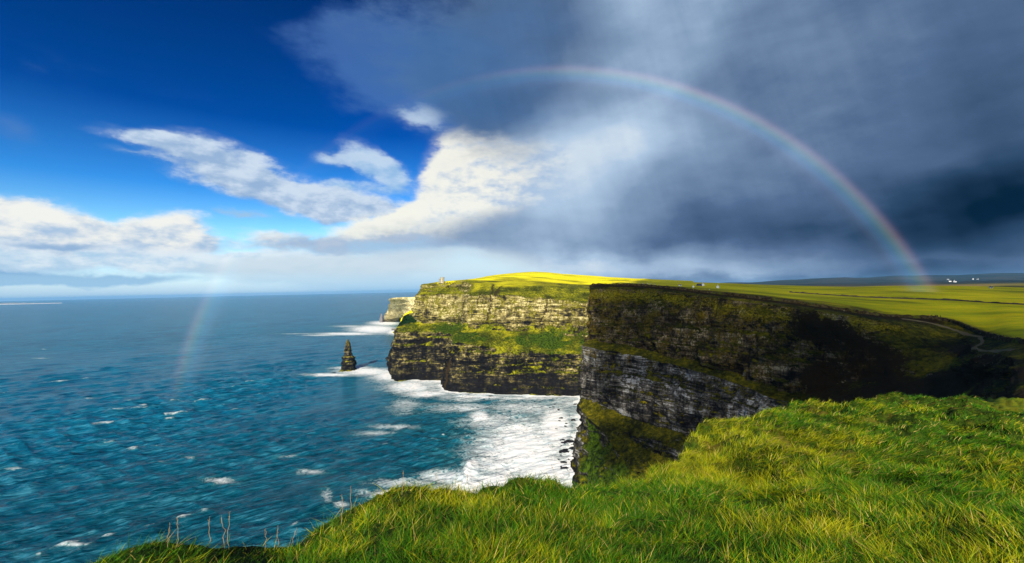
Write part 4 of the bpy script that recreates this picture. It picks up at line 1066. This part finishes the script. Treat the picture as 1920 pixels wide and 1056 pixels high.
if TEST != 'fg':
    # ---- stone tower on the headland
    p = hit(829.5, 531.0)
    p[2] = ground_z(p[0], p[1]) - 0.3
    tw = empty('stone_tower', p, R(12)); tw.scale = (1.2, 1.2, 1.2)
    tag(tw, 'small round stone lookout tower with a lower side turret standing on the high headland', 'tower')
    mb = MB(); mb.lathe([(3.7, 0), (3.55, 5.5), (3.5, 9.2), (3.85, 9.6), (3.85, 10.4)], 20); wl = mb.build('wall', M_TOWER, tw)
    for k in range(8):
        a = 2 * math.pi * k / 8; c_, s_ = math.cos(a) * 3.55, math.sin(a) * 3.55
        mb = MB(); mb.box(c_ - 0.6, c_ + 0.6, s_ - 0.6, s_ + 0.6, 10.38, 11.6); mb.build('merlon', M_TOWER2, wl)
    mb = MB(); mb.lathe([(1.9, 0), (1.8, 6.6), (2.1, 6.9), (2.1, 7.6)], 14, cx=-4.6, cy=-0.4); tu = mb.build('turret', M_TOWER2, tw)
    for k in range(6):
        a = 2 * math.pi * k / 6; mb = MB(); mb.box(-4.6 + math.cos(a) * 1.8 - 0.35, -4.6 + math.cos(a) * 1.8 + 0.35, -0.4 + math.sin(a) * 1.8 - 0.35, -0.4 + math.sin(a) * 1.8 + 0.35, 7.58, 8.4); mb.build('merlon', M_TOWER2, tu)
    for zz_ in (3.2, 6.8):
        mb = MB(); mb.box(-0.45, 0.45, -3.75, -3.3, zz_, zz_ + 1.5); mb.build('window', M_GLASS, tw)
    mb = MB(); mb.box(2.3, 3.6, -3.2, -2.0, 0, 2.2); mb.build('door', M_WOOD, tw)
    # ---- sea stack
    px = S(652, 694)[1] / FPX
    c0 = S(653, 693.5)
    prof_ = [(694, 640.5, 668), (690, 642, 667), (684, 643, 665.5), (676, 643.5, 664), (670, 645, 663.5), (663, 646, 661), (656, 647.5, 659), (650, 648.5, 658), (645, 649.5, 657.5), (641, 650.5, 656), (638, 652, 654.5), (636.8, 652.6, 653.8)]
    nn = 40; rows_ = []
    zs_ = [(694 - v) * px for v, a, b in prof_]; cx_ = [((a + b) / 2 - 653) * px for v, a, b in prof_]; rw = [(b - a) / 2 * px for v, a, b in prof_]
    zf = np.linspace(-2, zs_[-1], 70); A_ = np.linspace(0, 2 * math.pi, nn, endpoint=True)
    ZZ, AA = np.meshgrid(zf, A_, indexing='ij')
    RWW = np.interp(ZZ, zs_, rw); CX = np.interp(ZZ, zs_, cx_)
    cs, sn = np.cos(AA), np.sin(AA)
    nz_ = 1 + 0.26 * fbm(cs * 1.9, sn * 1.9, ZZ / 16, 3) + 0.13 * beds(ZZ * 1.1) + 0.16 * fbm(cs * 6, sn * 6, ZZ / 4, 2)
    Vs = np.stack([c0[0] + CX + RWW * nz_ * cs, c0[1] + RWW * 1.15 * nz_ * sn, ZZ], -1)
    mat_st = cliff_material('sea_stack_rock', tan=(0.22, 0.19, 0.12), pale=(0.4, 0.37, 0.26), moss=(0.30, 0.25, 0.03), moss_amt=0.5, wet=30, turf=((0.05, 0.05, 0.004), (0.2, 0.18, 0.01), (0.4, 0.33, 0.01)), scale=1.5, mossz=(28, 55), zt=0.14, bumpd=1.0)
    st = obj('sea_stack', raw_mesh('sea_stack', Vs, grid_faces(*ZZ.shape)[:, ::-1], mat_st))
    tag(st, 'tall tapering rock pinnacle with a yellow-green top standing alone in the sea', 'sea stack')
    # ---- sea rocks
    m_rock = plain('wet_black_rock', (0.014, 0.014, 0.018), 0.45, 0.5, 0.5)
    m_rock2 = plain('far_grey_rock', (0.16, 0.15, 0.15), 0.8, 0.4, 0.1)
    def rock_mesh(seed, n=14, k=18, hf=0.55):
        th = np.linspace(0, math.pi, n); ph = np.linspace(0, 2 * math.pi, k)
        T, H = np.meshgrid(th, ph, indexing='ij')
        d = np.stack([np.sin(T) * np.cos(H), np.sin(T) * np.sin(H), np.cos(T)], -1)
        r_ = 1 + 0.45 * fbm(d[..., 0] * 1.3 + seed, d[..., 1] * 1.3, d[..., 2] * 1.3, 3) + 0.12 * fbm(d[..., 0] * 5 + seed, d[..., 1] * 5, d[..., 2] * 5, 2)
        v = d * r_[..., None]; v[..., 2] *= hf
        return raw_mesh('sea_rock', v, grid_faces(n, k), m_rock, False)
    rms = [rock_mesh(s_ * 3.7) for s_ in range(6)]
    rocks = [(1074.5, 788, 5, 'dark rounded rock against the cliff foot, the highest large one in the surf'), (1065, 829, 8, 'largest black slab of rock in the white surf under the near cliff'), (1057, 845, 7.5, 'long flat black rock just below the largest slab in the surf'),
             (1073, 840, 5, 'black rock wedged between the long flat rock and the cliff foot'), (1058, 879, 6, 'jagged black rock lowest beside the cliff foot in the surf'), (1024, 889, 3.6, 'lone grey rock out in the white foam left of the others'),
             (1057, 866, 3.8, 'small black rock just above the lowest jagged one'), (1074, 812, 4.5, 'thin black ledge of rock touching the cliff foot')]
    small = [(1062, 794, 2), (1060, 799, 2.2), (1049, 789, 2), (1052, 784, 3.2), (1080, 809, 3), (1056, 825, 4), (1061, 833, 4.5), (1051, 853, 1.5), (1047, 861, 1.5), (1066, 861, 1.8), (1076, 851, 2), (1075, 856, 2), (1043, 804, 1.5), (1038, 763, 1.8), (1040, 758, 1.8), (1031, 764, 1.3), (1047, 768, 2.2),
             (1078, 758, 2.5), (1053, 836, 2.2), (1070, 834, 3.5), (1063, 882, 2.4), (1052, 875, 2), (1068, 873, 1.4), (1079, 770, 2), (1071, 820, 2.4)]
    ORD = ['topmost', 'second', 'third', 'fourth', 'fifth', 'sixth', 'seventh', 'eighth', 'ninth', 'tenth', 'eleventh', 'twelfth', 'thirteenth', 'fourteenth', 'fifteenth', 'sixteenth', 'seventeenth', 'eighteenth', 'nineteenth', 'twentieth', 'twenty-first', 'twenty-second', 'twenty-third', 'twenty-fourth', 'lowest']
    small.sort(key=lambda q: q[1])
    for i_, (u, v, r_, lb) in enumerate(rocks + [(a, b, c, None) for a, b, c in small]):
        c = S(u, v); k = r_ * c[1] / FPX
        o = obj('sea_rock', rms[i_ % 6]); o.location = (c[0], c[1], -0.1 * k); o.scale = (k * 1.05, k * 1.5, k * 0.62); o.rotation_euler = (0, 0, i_ * 1.3)
        tag(o, lb or ORD[i_ - len(rocks)] + ' of the small black rocks scattered down the surf beside the near cliff', 'rock', 'sea rocks under the near cliff' if lb else 'small rocks in the surf under the near cliff')
    for i_, (u, v, r_, lb) in enumerate([(634, 692.6, 5.5, 'low black skerry joined to the left foot of the sea stack'), (624, 693.2, 5, 'outer end of the low rocks left of the sea stack'), (616, 694, 3, 'smallest rock farthest left of the sea stack'), (626, 698.6, 3.4, 'flat rock in the foam in front of the sea stack'),
                                          (672, 692, 3.4, 'small rock at the right foot of the sea stack'), (918, 741.5, 9, 'long low black rock in the foam under the stepped headland')]):
        c = S(u, v); k = r_ * c[1] / FPX
        o = obj('sea_rock', rms[(i_ + 2) % 6]); o.location = (c[0], c[1], -0.2 * k); o.scale = (k * 1.1, k * 1.1, k * (0.5 if i_ < 5 else 0.22)); o.rotation_euler = (0, 0, 0.4 + i_)
        tag(o, lb, 'rock', 'low rocks near the sea stack')
    for u, v, w, h, lb in ((715, 604.5, 7, 14, 'dark pointed rock standing farthest left off the distant cliff'), (725, 603.5, 9, 17, 'grey pinnacle leaning on the foot of the distant cliff'), (741, 603, 10, 9, 'dark lump of rock at the base of the distant cliff'), (738, 619.5, 8, 3, 'low rocks below the yellow slope in the far surf')):
        c = S(u, v); k = c[1] / FPX
        me = rock_mesh(u, 16, 20, 1.0); me.materials.clear(); me.materials.append(m_rock2)
        o = obj('sea_rock', me); o.location = (c[0], c[1] + 5, 0); o.scale = (w / 2 * k, w / 2 * k, h * k * 0.95)
        tag(o, lb, 'rock', 'rocks off the distant cliff')

    # ---- stone walls, drawn over the land
    def wall_along(line, h, w, name, label, cat, mat, seed, step=1.6):
        line = np.array(line); t_ = resample(np.array([line]), step); L_ = catmull(line, t_)
        tg = np.gradient(L_[:, :2], axis=0); tg /= np.linalg.norm(tg, axis=1, keepdims=True); nr_ = np.stack([-tg[:, 1], tg[:, 0]], -1)
        V = []
        gz = np.array([ground_z(x, y, z) for x, y, z in L_])
        gz = np.convolve(np.pad(gz, 2, mode='edge'), np.ones(5) / 5, 'valid')
        hh = h * (1 + 0.30 * fbm(np.arange(len(L_)) / 2.1, seed, 0, 3)); 
        for off, k in ((-1, 0), (-0.8, 0.55), (-0.55, 1.0), (0, 1.12), (0.55, 1.0), (0.8, 0.55), (1, 0)):
            j = w * off / 2 + w * 0.12 * fbm(np.arange(len(L_)) / 1.3, seed + off * 7, k, 2)
            xy = L_[:, :2] + nr_ * j[:, None]
            V.append(np.c_[xy, gz - 0.6 * (k == 0) + hh * k * (1 + 0.10 * fbm(np.arange(len(L_)) / 0.9, seed + off * 3, 5, 2))])
        V = np.array(V)
        o = obj(name, raw_mesh(name, V, grid_faces(V.shape[0], V.shape[1]), mat, False))
        tag(o, label, cat)
        return o, L_, gz
    sel = lambda ln, a, b: ln[a:b]
    m_bank, g, b = new_mat('bank_earth')
    pos = geo(g)[0]; n = g.noise(pos, 0.6, 5, 0.7); n2 = g.noise(pos, 0.12, 4, 0.6)
    c = g.mix(g.ss(n, 0.40, 0.60), (0.018, 0.011, 0.006), (0.085, 0.06, 0.022)); c = g.mix(g.ss(n, 0.62, 0.70), c, (0.30, 0.27, 0.2)); c = g.mix(g.ss(n2, 0.55, 0.68), c, (0.08, 0.085, 0.008))
    g.put(b.inputs['Base Color'], c); bump(g, b, n, 0.6, 1.0)
    wall_along(c_bk[2:], 1.7, 2.6, 'stone_wall', 'long dark stone and earth wall following the cliff edge', 'wall', m_bank, 3.0)
    wall_along([c_f2[6], c_f2[7], c_f2[8], c_f2[9], c_f2[10], c_f2[11], c_f2[12]], 1.3, 1.2, 'stone_wall', 'thin dry stone wall crossing the olive field in the middle distance', 'wall', M_WALLST, 8.0)
    far_wall = [c_f4[9] * 0.9 + c_f3[9] * 0.1, c_f4[10] * 0.9 + c_f3[10] * 0.1, c_f4[11] * 0.9 + c_f3[11] * 0.1, c_f4[12] * 0.9 + c_f3[12] * 0.1]
    wall_along(far_wall, 3.2, 3.0, 'hedge', 'dark hedge line along the far edge of the field at the right', 'hedge', M_WALLST, 12.0, 4.0)
    # ---- path
    def path_along(pix, w, label, seed):
        pts = np.array([hit(u, v) for u, v in pix]); t_ = resample(np.array([pts]), 1.5); L_ = catmull(pts, t_)
        tg = np.gradient(L_[:, :2], axis=0); tg /= np.maximum(np.linalg.norm(tg, axis=1, keepdims=True), 1e-6); nr_ = np.stack([-tg[:, 1], tg[:, 0]], -1)
        V = []
        for off in np.linspace(-1, 1, 7):
            j = w / 2 * off * (1 + 0.35 * fbm(np.arange(len(L_)) / 5.0, seed, 0, 3))
            xy = L_[:, :2] + nr_ * j[:, None]
            V.append([(x, y, ground_z(x, y) + 0.22 - 0.12 * abs(off)) for x, y in xy])
        o = obj('path', raw_mesh('path', np.array(V), grid_faces(7, len(L_)), M_SOIL))
        tag(o, label, kind='structure')
    path_along([(1690, 598), (1728, 603), (1760, 610), (1790, 619), (1815, 628), (1845, 633)], 2.4, 'worn clifftop path below the stone wall', 1)
    path_along([(1838, 634), (1842, 641), (1834, 648), (1826, 653), (1840, 658), (1868, 659), (1900, 657)], 2.0, 'bend of worn bare earth where the path turns near the cliff edge', 2)
    # ---- fence on top of the wall, right side
    fpts = [catmull(np.array(c_bk), np.array([q]))[0] for q in np.linspace(9.4, 11.4, 22)]
    fn = empty('wire_fence', (fpts[0][0], fpts[0][1], ground_z(fpts[0][0], fpts[0][1])))
    tag(fn, 'wire fence on dark posts along the top of the clifftop wall at the right', 'fence')
    O = np.array(fn.location); tops = []
    for q in fpts:
        z_ = ground_z(q[0], q[1]); mb = MB(); a = np.array([q[0], q[1], z_ + 1.2]) - O
        mb.tube([a, a + (0.05, 0, 1.5)], [0.09, 0.07], 6); mb.build('post', M_WOOD, fn); tops.append(a)
    for hh_ in (0.6, 1.3):
        mb = MB(); mb.tube([a + (0, 0, hh_) for a in tops], [0.02] * len(tops), 4); mb.build('wire', M_WOOD, fn)

    # ---- people on the clifftop
    def person_mesh():
        """one continuous body: legs, trunk, arms, neck and head grown from a skeleton"""
        me = bpy.data.meshes.new('person')
        J = [(0, 0, .95), (0, 0, 1.2), (0, 0, 1.42), (0, 0, 1.52), (0, -.01, 1.62), (0, 0, 1.74), (.10, 0, .90), (.12, -.05, .50), (.13, 0, .08), (.13, -.16, .04), (-.10, 0, .90), (-.12, .08, .50), (-.13, .16, .09), (-.13, .02, .05),
             (.19, 0, 1.40), (.26, .03, 1.12), (.27, -.10, .88), (.27, -.14, .80), (-.19, 0, 1.40), (-.26, .03, 1.12), (-.27, -.08, .88), (-.27, -.12, .80)]
        E = [(0, 1), (1, 2), (2, 3), (3, 4), (4, 5), (0, 6), (6, 7), (7, 8), (8, 9), (0, 10), (10, 11), (11, 12), (12, 13), (2, 14), (14, 15), (15, 16), (16, 17), (2, 18), (18, 19), (19, 20), (20, 21)]
        rad_ = [.15, .15, .14, .06, .10, .085, .10, .065, .045, .035, .10, .065, .045, .035, .065, .05, .038, .035, .065, .05, .038, .035]
        me.from_pydata(J, E, []); me.update()
        o = bpy.data.objects.new('person', me); link(o)
        sk = o.modifiers.new('skin', 'SKIN'); 
        for i2, d in enumerate(me.skin_vertices[0].data):
            d.radius = (rad_[i2], rad_[i2] * (0.8 if i2 < 3 else 1)); d.use_root = (i2 == 0)
        sb_ = o.modifiers.new('sub', 'SUBSURF'); sb_.levels = 1; sb_.render_levels = 1
        dg = bpy.context.evaluated_depsgraph_get(); dg.update()
        r2 = bpy.data.meshes.new_from_object(o.evaluated_get(dg)); bpy.data.objects.remove(o)
        r2.name = 'person'
        return r2
    pm = person_mesh(); pm.materials.clear(); pm.materials.append(M_SKIN)
    mb = MB(); mb.lathe([(.20, .80), (.21, 1.0), (.20, 1.2), (.22, 1.36), (.16, 1.46), (.07, 1.50)], 12, sy=0.72)
    mb.tube([(.19, 0, 1.40), (.27, .03, 1.12), (.285, -.10, .90)], [.085, .075, .055], 8); mb.tube([(-.19, 0, 1.40), (-.27, .03, 1.12), (-.285, -.08, .90)], [.085, .075, .055], 8)
    jm = mb
    mb2 = MB(); mb2.tube([(.09, 0, .95), (.125, -.05, .50), (.13, 0, .10)], [.125, .095, .075], 8); mb2.tube([(-.09, 0, .95), (-.125, .08, .50), (-.13, .16, .12)], [.125, .095, .075], 8)
    mb3 = MB(); mb3.lathe([(.055, 1.56), (.105, 1.62), (.115, 1.70), (.08, 1.78), (.02, 1.80)], 12, cy=.02)
    jackets = {}
    def person(pos_, col, label, group, rz=0.0):
        o = obj('person', pm); o.location = pos_; o.rotation_euler = (0, 0, rz); tag(o, label, 'person', group)
        if col not in jackets:
            mt = plain('jacket_fabric', col, 0.8, 0.15, 8)
            j = jm.build('jacket', mt, o, True); t_ = mb2.build('trousers', M_TROUSER, o, True); h_ = mb3.build('hair', M_HAIR, o, True)
            jackets[col] = (j.data, t_.data, h_.data)
        else:
            for nm, d_ in zip(('jacket', 'trousers', 'hair'), jackets[col]): obj(nm, d_, o)
        return o
    ppl = [(1741.5, 598.5, (0.85, 0.22, 0.02), 'person in an orange jacket walking by the clifftop wall, leftmost of the little party'), (1747.5, 598.5, (0.02, 0.02, 0.025), 'person in dark clothes next to the one in orange on the clifftop'),
           (1753.5, 599.5, (0.06, 0.01, 0.012), 'person in a dark maroon coat in the middle of the clifftop party'), (1755.6, 600, (0.012, 0.012, 0.014), 'person in black standing close behind the maroon coat'), (1758.2, 600, (0.015, 0.015, 0.02), 'person in a black coat right of the maroon coat on the clifftop'),
           (1763.5, 601.5, (0.01, 0.022, 0.014), 'person in a dark green coat, rightmost of the clifftop party'), (1322, 548, (0.85, 0.80, 0.45), 'person in a pale yellow top near the middle of the cliff edge'), (1330, 549, (0.9, 0.88, 0.7), 'person in a cream jacket just right of the pale yellow one')]
    for i_, (u, v, c_, lb) in enumerate(ppl):
        q = P(u, v, float(np.interp(u, [1106, 1155, 1215, 1335, 1455, 1545, 1645, 1770], [496, 474, 454, 395, 340, 317, 316, 312])) - 1.0)
        zg = ground_z(q[0], q[1]); q[2] = max(zg, q[2] - 1.0)
        # they stand on the rough bank top beside the wall
        person((q[0], q[1], ground_z(q[0], q[1]) + 1.6), c_, lb, 'people walking the clifftop', i_ * 0.7)
    for i_, u in enumerate([1150, 1162, 1176.5, 1184, 1190, 1202, 1207.5, 1214, 1217.5, 1222.6, 1229.7, 1232.5, 1240]):
        t_ = float(np.interp(u, [1106, 1155, 1215, 1335], [2, 3, 4, 5])); q = catmull(np.array(c_bk), np.array([t_]))[0]
        pale = u in (1202, 1207.5, 1229.7, 1232.5)
        person((q[0], q[1] - 0.2, ground_z(q[0], q[1]) + 1.55), (0.85, 0.85, 0.82) if pale or i_ % 3 else (0.5, 0.5, 0.55), (['leftmost'] + ORD[1:12] + ['rightmost'])[i_] + ' far-off visitor in the row along the near headland edge, counted from the left', 'visitors along the far cliff edge', i_)

    # ---- farmhouses
    def house(pos_, w, dp, h, rz, label, group, name='farmhouse', src=None):
        if src is not None:
            o = copy_tree(src); o.location = pos_; o.rotation_euler = (0, 0, rz); tag(o, label, None, group); return o
        e = empty(name, pos_, rz); tag(e, label, 'house', group)
        mb = MB(); hw, hd = w / 2, dp / 2
        mb.add([(-hw, -hd, -1), (hw, -hd, -1), (hw, hd, -1), (-hw, hd, -1), (-hw, -hd, h), (hw, -hd, h), (hw, hd, h), (-hw, hd, h), (-hw, 0, h + dp * 0.42), (hw, 0, h + dp * 0.42)],
               [(3, 2, 1, 0), (0, 1, 5, 4), (2, 3, 7, 6), (1, 2, 6, 9, 5), (3, 0, 4, 8, 7)])
        mb.build('wall', M_WHITE, e)
        mb = MB(); ov = 0.25
        for sgn in (-1, 1):
            a = [(-hw - ov, sgn * (hd + ov), h - 0.15), (hw + ov, sgn * (hd + ov), h - 0.15), (hw + ov, 0, h + dp * 0.42 + 0.12), (-hw - ov, 0, h + dp * 0.42 + 0.12)]
            mb.add(a + [(x, y, z_ + 0.18) for x, y, z_ in a], [(0, 1, 2, 3), (4, 5, 6, 7), (0, 1, 5, 4), (1, 2, 6, 5), (2, 3, 7, 6), (3, 0, 4, 7)])
        rf = mb.build('roof', M_SLATE, e)
        mb = MB(); mb.box(hw - 1.1, hw - 0.3, -0.4, 0.4, h + dp * 0.3, h + dp * 0.42 + 1.0); mb.build('chimney', M_WHITE, rf)
        for x in (-w * 0.3, w * 0.3):
            mb = MB(); mb.box(x - 0.5, x + 0.5, -hd - 0.06, -hd + 0.1, 1.0, 2.2); mb.build('window', M_GLASS, e)
        mb = MB(); mb.box(-0.5, 0.5, -hd - 0.07, -hd + 0.1, 0, 2.1); mb.build('door', M_WOOD, e)
        return e
    q = hit(1318, 536.0); h1 = house(q, 4.6, 3.4, 2.4, 1.3, 'white farmhouse with a dark slate roof out on the moor behind the near headland', None)
    q = hit(1311, 536.2); mb = MB(); mb.box(-3, 3, -2, 2, -1, 1.9); mb.add([(-3, -2, 1.9), (3, -2, 1.9), (3, 2, 1.9), (-3, 2, 1.9), (-3, 0, 3.1), (3, 0, 3.1)], [(0, 1, 5, 4), (3, 4, 5, 2), (0, 4, 3), (1, 2, 5)])
    sh_ = empty('barn', q, 0.2); tag(sh_, 'low slate-grey barn beside the white farmhouse on the moor', 'barn'); mb.build('wall', M_SLATE, sh_)
    mb = MB(); mb.box(-0.8, 0.8, -2.08, -1.95, 0, 1.7); mb.build('door', M_WOOD, sh_)
    hs = [(1346, 540.2, 1, 'small white cottage on the moor a little right of the grey barn'), (1777, 524.5, 2.4, 'tiny white farmhouse uppermost of three on the dark plain'), (1781, 528.6, 2.6, 'tiny white farmhouse lower left on the dark plain under the rainbow foot side'), (1790.5, 529.4, 2.8, 'tiny white farmhouse lower right of the three on the dark plain'),
          (1824, 524.2, 2.8, 'left one of two pale farm buildings on the dark plain at the right'), (1832.5, 524.4, 2.8, 'right one of two pale farm buildings on the dark plain at the right'), (1858, 540.5, 1.0, 'low pale cottage at the far field edge'), (1275, 536.5, 0.6, 'tiny pale hut nearest the row of visitors on the moor'), (1300, 539, 0.6, 'tiny pale hut in the field left of the farmhouse')]
    for i_, (u, v, k, lb) in enumerate(hs):
        q = hit(u, v, 5000); o = house(q, 0, 0, 0, 1.1 + 0.8 * i_, lb, None, src=h1); k2 = k * (1.9 if k > 2 else 0.9); o.scale = (k2, k2, k2)

    # ---- low island far out at the left, with its white houses
    n1_ = 220
    us_ = np.linspace(-420, 118, n1_)
    D_ = 15500.0
    hcrest = np.interp(us_, [-420, -200, 0, 40, 60, 85, 100, 118], [40, 70, 52, 44, 30, 14, 16, 0]) * (1 + 0.2 * fbm(us_ / 12, 5, 0, 3))
    rows_ = []
    for f_, hz_k in ((0.0, 0.0), (0.02, 0.35), (0.2, 0.75), (0.5, 1.0), (1.0, 0.0)):
        rows_.append([(P(u, 560, D_ + f_ * 1800)[0], D_ + f_ * 1800, -1 + hz_k * h_) for u, h_ in zip(us_, hcrest)])
    m, g, b = new_mat('island_ground'); pos = geo(g)[0]; n = g.noise(g.vm('MULTIPLY', pos, (0.004, 0.004, 0.02)), 1.0, 4); zz_ = g.sep(pos)[2]
    g.put(b.inputs['Base Color'], g.mix(g.ss(zz_, 6, 16), (0.75, 0.72, 0.66), g.mix(n, (0.16, 0.20, 0.22), (0.34, 0.34, 0.30))))
    tag(obj('island', raw_mesh('island', np.array(rows_), grid_faces(5, n1_), m)), 'low pale island on the horizon at the far left', kind='structure')
    bsrc = None
    for i_, (u, w) in enumerate([(10, 1.0), (13, 1.4), (18, 1.1), (25, 1.0), (29, 1.8), (33, 1.5), (38, 0.9), (45, 0.8), (63, 1.0)]):
        q = P(u, 560, D_ + 500); z_ = float(np.interp(u, us_, hcrest)) * 0.80
        if i_ == 0: o = bsrc = house((q[0], q[1], z_), 9, 6, 3.4, 0.3, 'x', None)
        else: o = copy_tree(bsrc)
        o.name = 'island_house' if i_ == 0 else o.name
        o.location = (q[0], q[1], z_); o.rotation_euler = (0, 0, 0.3 + 0.2 * i_); o.scale = (2.6 * w, 3, 3.2)
        tag(o, (['leftmost'] + ORD[1:8] + ['rightmost'])[i_] + ' white house on the low island far out at sea, counted from the left', 'house', 'white houses on the far island')

# ---------------------------------------------------------------- dry stalks and straws at the brink
if TEST != 'cl':
    m_dry = plain('dry_stalk', (0.34, 0.25, 0.12), 0.8, 0.3, 30)
    m_seed = plain('seed_head', (0.26, 0.17, 0.09), 0.9, 0.3, 60)
    def stalk(u, v0, v1, du, label, seed, head=True):
        a, _ = AE(u, v0)
        Re = float(edge_of(math.degrees(a)))
        # stand it on the brink in that direction
        x, y = Re * 0.97 * math.sin(a), Re * 0.97 * math.cos(a); z_ = float(fg_height(np.array([x]), np.array([y]))[0])
        H = (v0 - v1 + 8) / FPX * y
        e = empty('dry_stalk', (x, y, z_ - 0.02)); tag(e, label, 'stalk', 'dry stalks along the brink')
        r2 = np.random.default_rng(seed); n = 7
        pts = [(du / FPX * y * (k / n) ** 1.6 + 0.004 * r2.normal(), 0.01 * r2.normal(), (H + 0.10) * k / n) for k in range(n + 1)]
        mb = MB(); mb.tube(pts, [0.0028 - 0.0012 * k / n for k in range(n + 1)], 5); mb.build('stem', m_dry, e, True)
        if head:
            tp = np.array(pts[-1]); mb = MB()
            for k in range(9):
                c = tp + np.array([0, 0, -0.05 + 0.008 * k]); dv = r2.normal(0, 0.006, 3); mb.tube([c, c + dv + (0, 0, 0.008)], [0.003, 0.001], 4)
            mb.build('seed_head', m_seed, e, True)
    for i_, (u, v0, v1, du, lb) in enumerate([(313, 1016, 1003, 8, 'short leaning dry stalk, leftmost on the brink'), (333, 1018, 997, 0, 'thin upright dry stalk on the lowest stretch of the brink'), (392, 1012, 984, 1, 'straight bare stalk alone between two seed stalks over the sea'), (421, 1000, 966, -4, 'left one of a close pair of tall twiggy stalks'),
            (427, 1000, 961, 2, 'right one of a close pair of tall twiggy stalks'), (497, 980, 965, 2, 'short seed stalk at the middle of the left brink'), (520, 978, 962, 0, 'seed stalk just left of the grassy tuft'), (545, 975, 962, 10, 'leaning pale stem between the seed stalk and the tuft'), (641, 925, 896, 0, 'tall stalk on the grassy tuft, left of the two'),
            (658, 922, 897, -1, 'tall stalk on the grassy tuft, right of the two'), (754, 925, 903, 4, 'thin curved stalk against the white surf'), (824, 918, 905, -6, 'fine stalk leaning left in front of the breaker'), (875, 916, 904, 2, 'upright fine stalk in front of the breaker'), (1045, 896, 880, -10, 'bent straw over the surf near the dark cliff foot')]):
        stalk(u, v0, v1, du, lb, i_)

# ---------------------------------------------------------------- haze
def box_mesh(name, x0, x1, y0, y1, z0, z1, mat=None):
    v = [(x, y, z) for x in (x0, x1) for y in (y0, y1) for z in (z0, z1)]
    f = [(0, 1, 3, 2), (4, 6, 7, 5), (0, 4, 5, 1), (2, 3, 7, 6), (0, 2, 6, 4), (1, 5, 7, 3)]
    return raw_mesh(name, v, np.array(f), mat, False)
if not os.environ.get('NOHAZE'):
    m = bpy.data.materials.new('haze_air'); m.use_nodes = True
    g = NG(m.node_tree)
    o_ = g.node('ShaderNodeOutputMaterial'); pv = g.node('ShaderNodeVolumePrincipled')
    pv.inputs['Color'].default_value = (0.22, 0.58, 1.0, 1); pv.inputs['Density'].default_value = 1.7e-5
    g.t.links.new(pv.outputs[0], o_.inputs['Volume'])
    hz_ = obj('haze', box_mesh('haze', -76000, 76000, -3000, 76000, -190, 345, m))
    tag(hz_, 'thin sea haze paling the far cliffs and horizon', kind='stuff')
